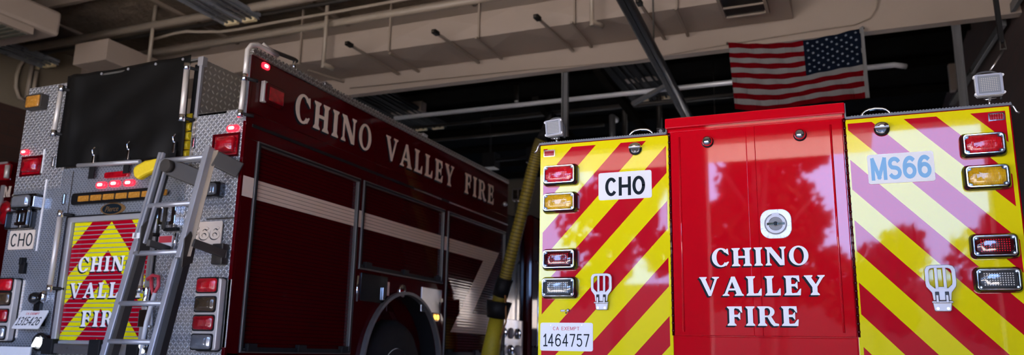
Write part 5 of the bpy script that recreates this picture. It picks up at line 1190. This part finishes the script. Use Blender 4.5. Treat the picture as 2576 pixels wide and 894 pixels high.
put('lower_hose', B().tube([e3, (e3+e4)/2, e4], .105, 16, rad=[.085, .10, .11]), mat('yellow_hose_sleeve', (.52, .42, .02), .6, vary=.2, vs=40), hz)
put('release_cord', B().tube([e2+Vector((.1, -.08, 0)), e3+Vector((.14, -.05, -.05)), e3+Vector((.03, -.06, -.35))], .010, 6), mat('orange_cord', (.35, .16, .05), .6, vary=.1), hz)

# ------------------------------------------------------------------ flag
FY = 9.86
fl = thing('flag', PY(2000, 190, FY), 'flag of stars and stripes hung from the beam, canton at its right end', 'flag')
TLf, TRf, BRf, BLf = [(PY(a, b, FY).x, PY(a, b, FY).z) for a, b in ((1832, 108), (2164, 72), (2177, 243), (1850, 277))]
def FP_(s, t, off=0):
    x = (TLf[0]*(1-s)+TRf[0]*s)*(1-t)+(BLf[0]*(1-s)+BRf[0]*s)*t
    z = (TLf[1]*(1-s)+TRf[1]*s)*(1-t)+(BLf[1]*(1-s)+BRf[1]*s)*t
    z -= (.085*(1-t)+.045*t)*math.sin(math.pi*s)**1.0*(1 if s < .5 else (1-.25*(s-.5)))
    z += .012*math.sin(s*9+t*2.5)*t
    y = FY-.01-.035*math.sin(s*7+t*3)*t-.012*math.sin((s*1.2-t*.6)*30)-off
    return Vector((x, y, z))
NS, SPB = 64, 3
def weave(nt, b):
    X, v = coords(nt); mp_ = nt.nodes.new('ShaderNodeMapping'); mp_.inputs['Rotation'].default_value = (0, R(55), 0); mp_.inputs['Scale'].default_value = (22, 1, 3); nt.links.new(v, mp_.inputs[0])
    bump(nt, noise(nt, mp_.outputs[0], 1, 3, .6), .9, .03)
mr_, mw_, mb_ = mat('flag_red', (.12, .0015, .005), .9, spec=0, fn=weave), mat('flag_white', (.20, .20, .20), .9, spec=0, fn=weave), mat('flag_blue', (.006, .009, .018), .9, spec=0, fn=weave)
fb = B(); fb.use(mr_); fb.use(mw_); fb.use(mb_); GV = [[fb.bm.verts.new(FP_(i/NS, j/(13*SPB))) for i in range(NS+1)] for j in range(13*SPB+1)]
SC = .575
for j in range(13*SPB):
    st_ = j//SPB
    for i in range(NS):
        fb.mi = 2 if (st_ < 7 and (i+.5)/NS > SC) else st_ % 2; fb.face((GV[j][i], GV[j][i+1], GV[j+1][i+1], GV[j+1][i]), True)
fb.use(mat('flag_star_white', (.20, .24, .29), .8, vary=.04)); sb = fb
for r_ in range(9):
    n_ = 6 if r_ % 2 == 0 else 5
    for k in range(n_):
        s_c = SC+(1-SC)*((2*k+1 if n_ == 6 else 2*k+2)/12); t_c = 7/13*(r_+1)/10
        pts = []
        for q in range(10):
            an = R(90+36*q); rad_ = 1 if q % 2 == 0 else .42; pts.append(FP_(s_c+rad_*.0125*math.cos(an), t_c-rad_*.021*math.sin(an), .004))
        vv = [sb.bm.verts.new(p) for p in pts]; cvx = sb.bm.verts.new(FP_(s_c, t_c, .006))
        for q in range(10): sb.face((vv[q], vv[(q+1) % 10], cvx))
put('cloth', fb, None, fl)
hb = B(); hb.prism([(TRf[0]-.01, TRf[1]+.01), (TRf[0]+.035, TRf[1]+.015), (BRf[0]+.045, BRf[1]-.02), (BRf[0]-.0, BRf[1]-.02)], 0, .012, Fr((0, FY, 0), (1, 0, 0), (0, 0, 1), (0, -1, 0))); put('heading', hb, mw_, fl)
for c in ((2170, 66), (1828, 106)):
    p = PY(*c, FY); put('clip', B().tube([p+Vector((0, .075, .02)), p+Vector((0, .04, 0)), p+Vector((.01, 0, -.03))], .012, 8), M['bronze'], fl)

# ------------------------------------------------------------------ right wall side
p0, p1_ = PX(2560, 0, 1.86), PX(2447, 178, 1.86)
tdir = (p1_-p0); tq = lambda Y: p0+tdir*((Y-p0.y)/tdir.y)
b = B(); b.beam(tq(8.6), tq(9.94), .05, .10); b.beam(tq(10.50), p1_, .05, .10); tag(put('door_track', b, M['steel'], bev=.004), 'grey steel track sloping along the right brick wall', 'track')
b = B(); b.beam(PY(2447, 178, 13.5), PY(2395, 262, 15), .10, .05); tag(put('door_track', b, M['bronze']), 'dark curved end of the track low in the shadows at right', 'track')
p = PY(2432, 160, 15); b = B(); b.box(p.x-.28, p.x+.12, 15, 15.15, p.z-.45, p.z+.05); tag(put('wall_box', b, M['tan'], bev=.01), 'tan square box in the shadows right of the steel strut', 'box')
a, c_ = PY(2497, -10, 6.5), PY(2520, 108, 6.5); st_ = thing('hanging_strap', a, 'black strap with a metal buckle hanging from the ceiling at the right', 'strap')
put('strap', B().beam(Vector((a.x, a.y, a.z+.9)), c_, .05, .03), M['black'], st_)
b = B(); b.ring([(c_.x-.02, c_.z-.06), (c_.x+.025, c_.z-.06), (c_.x+.02, c_.z+.02), (c_.x-.015, c_.z+.02)], [(c_.x-.012, c_.z-.05), (c_.x+.017, c_.z-.05), (c_.x+.013, c_.z+.012), (c_.x-.009, c_.z+.012)], 0, .02, Fr((0, 6.5, 0), (1, 0, 0), (0, 0, 1), (0, -1, 0))); put('buckle', b, M['bronze'], st_)
put('cord', B().tube([PY(2528, 122, 6.5), PY(2505, 158, 6.5), PY(2490, 180, 6.5)], .010, 6), M['alu'], st_)
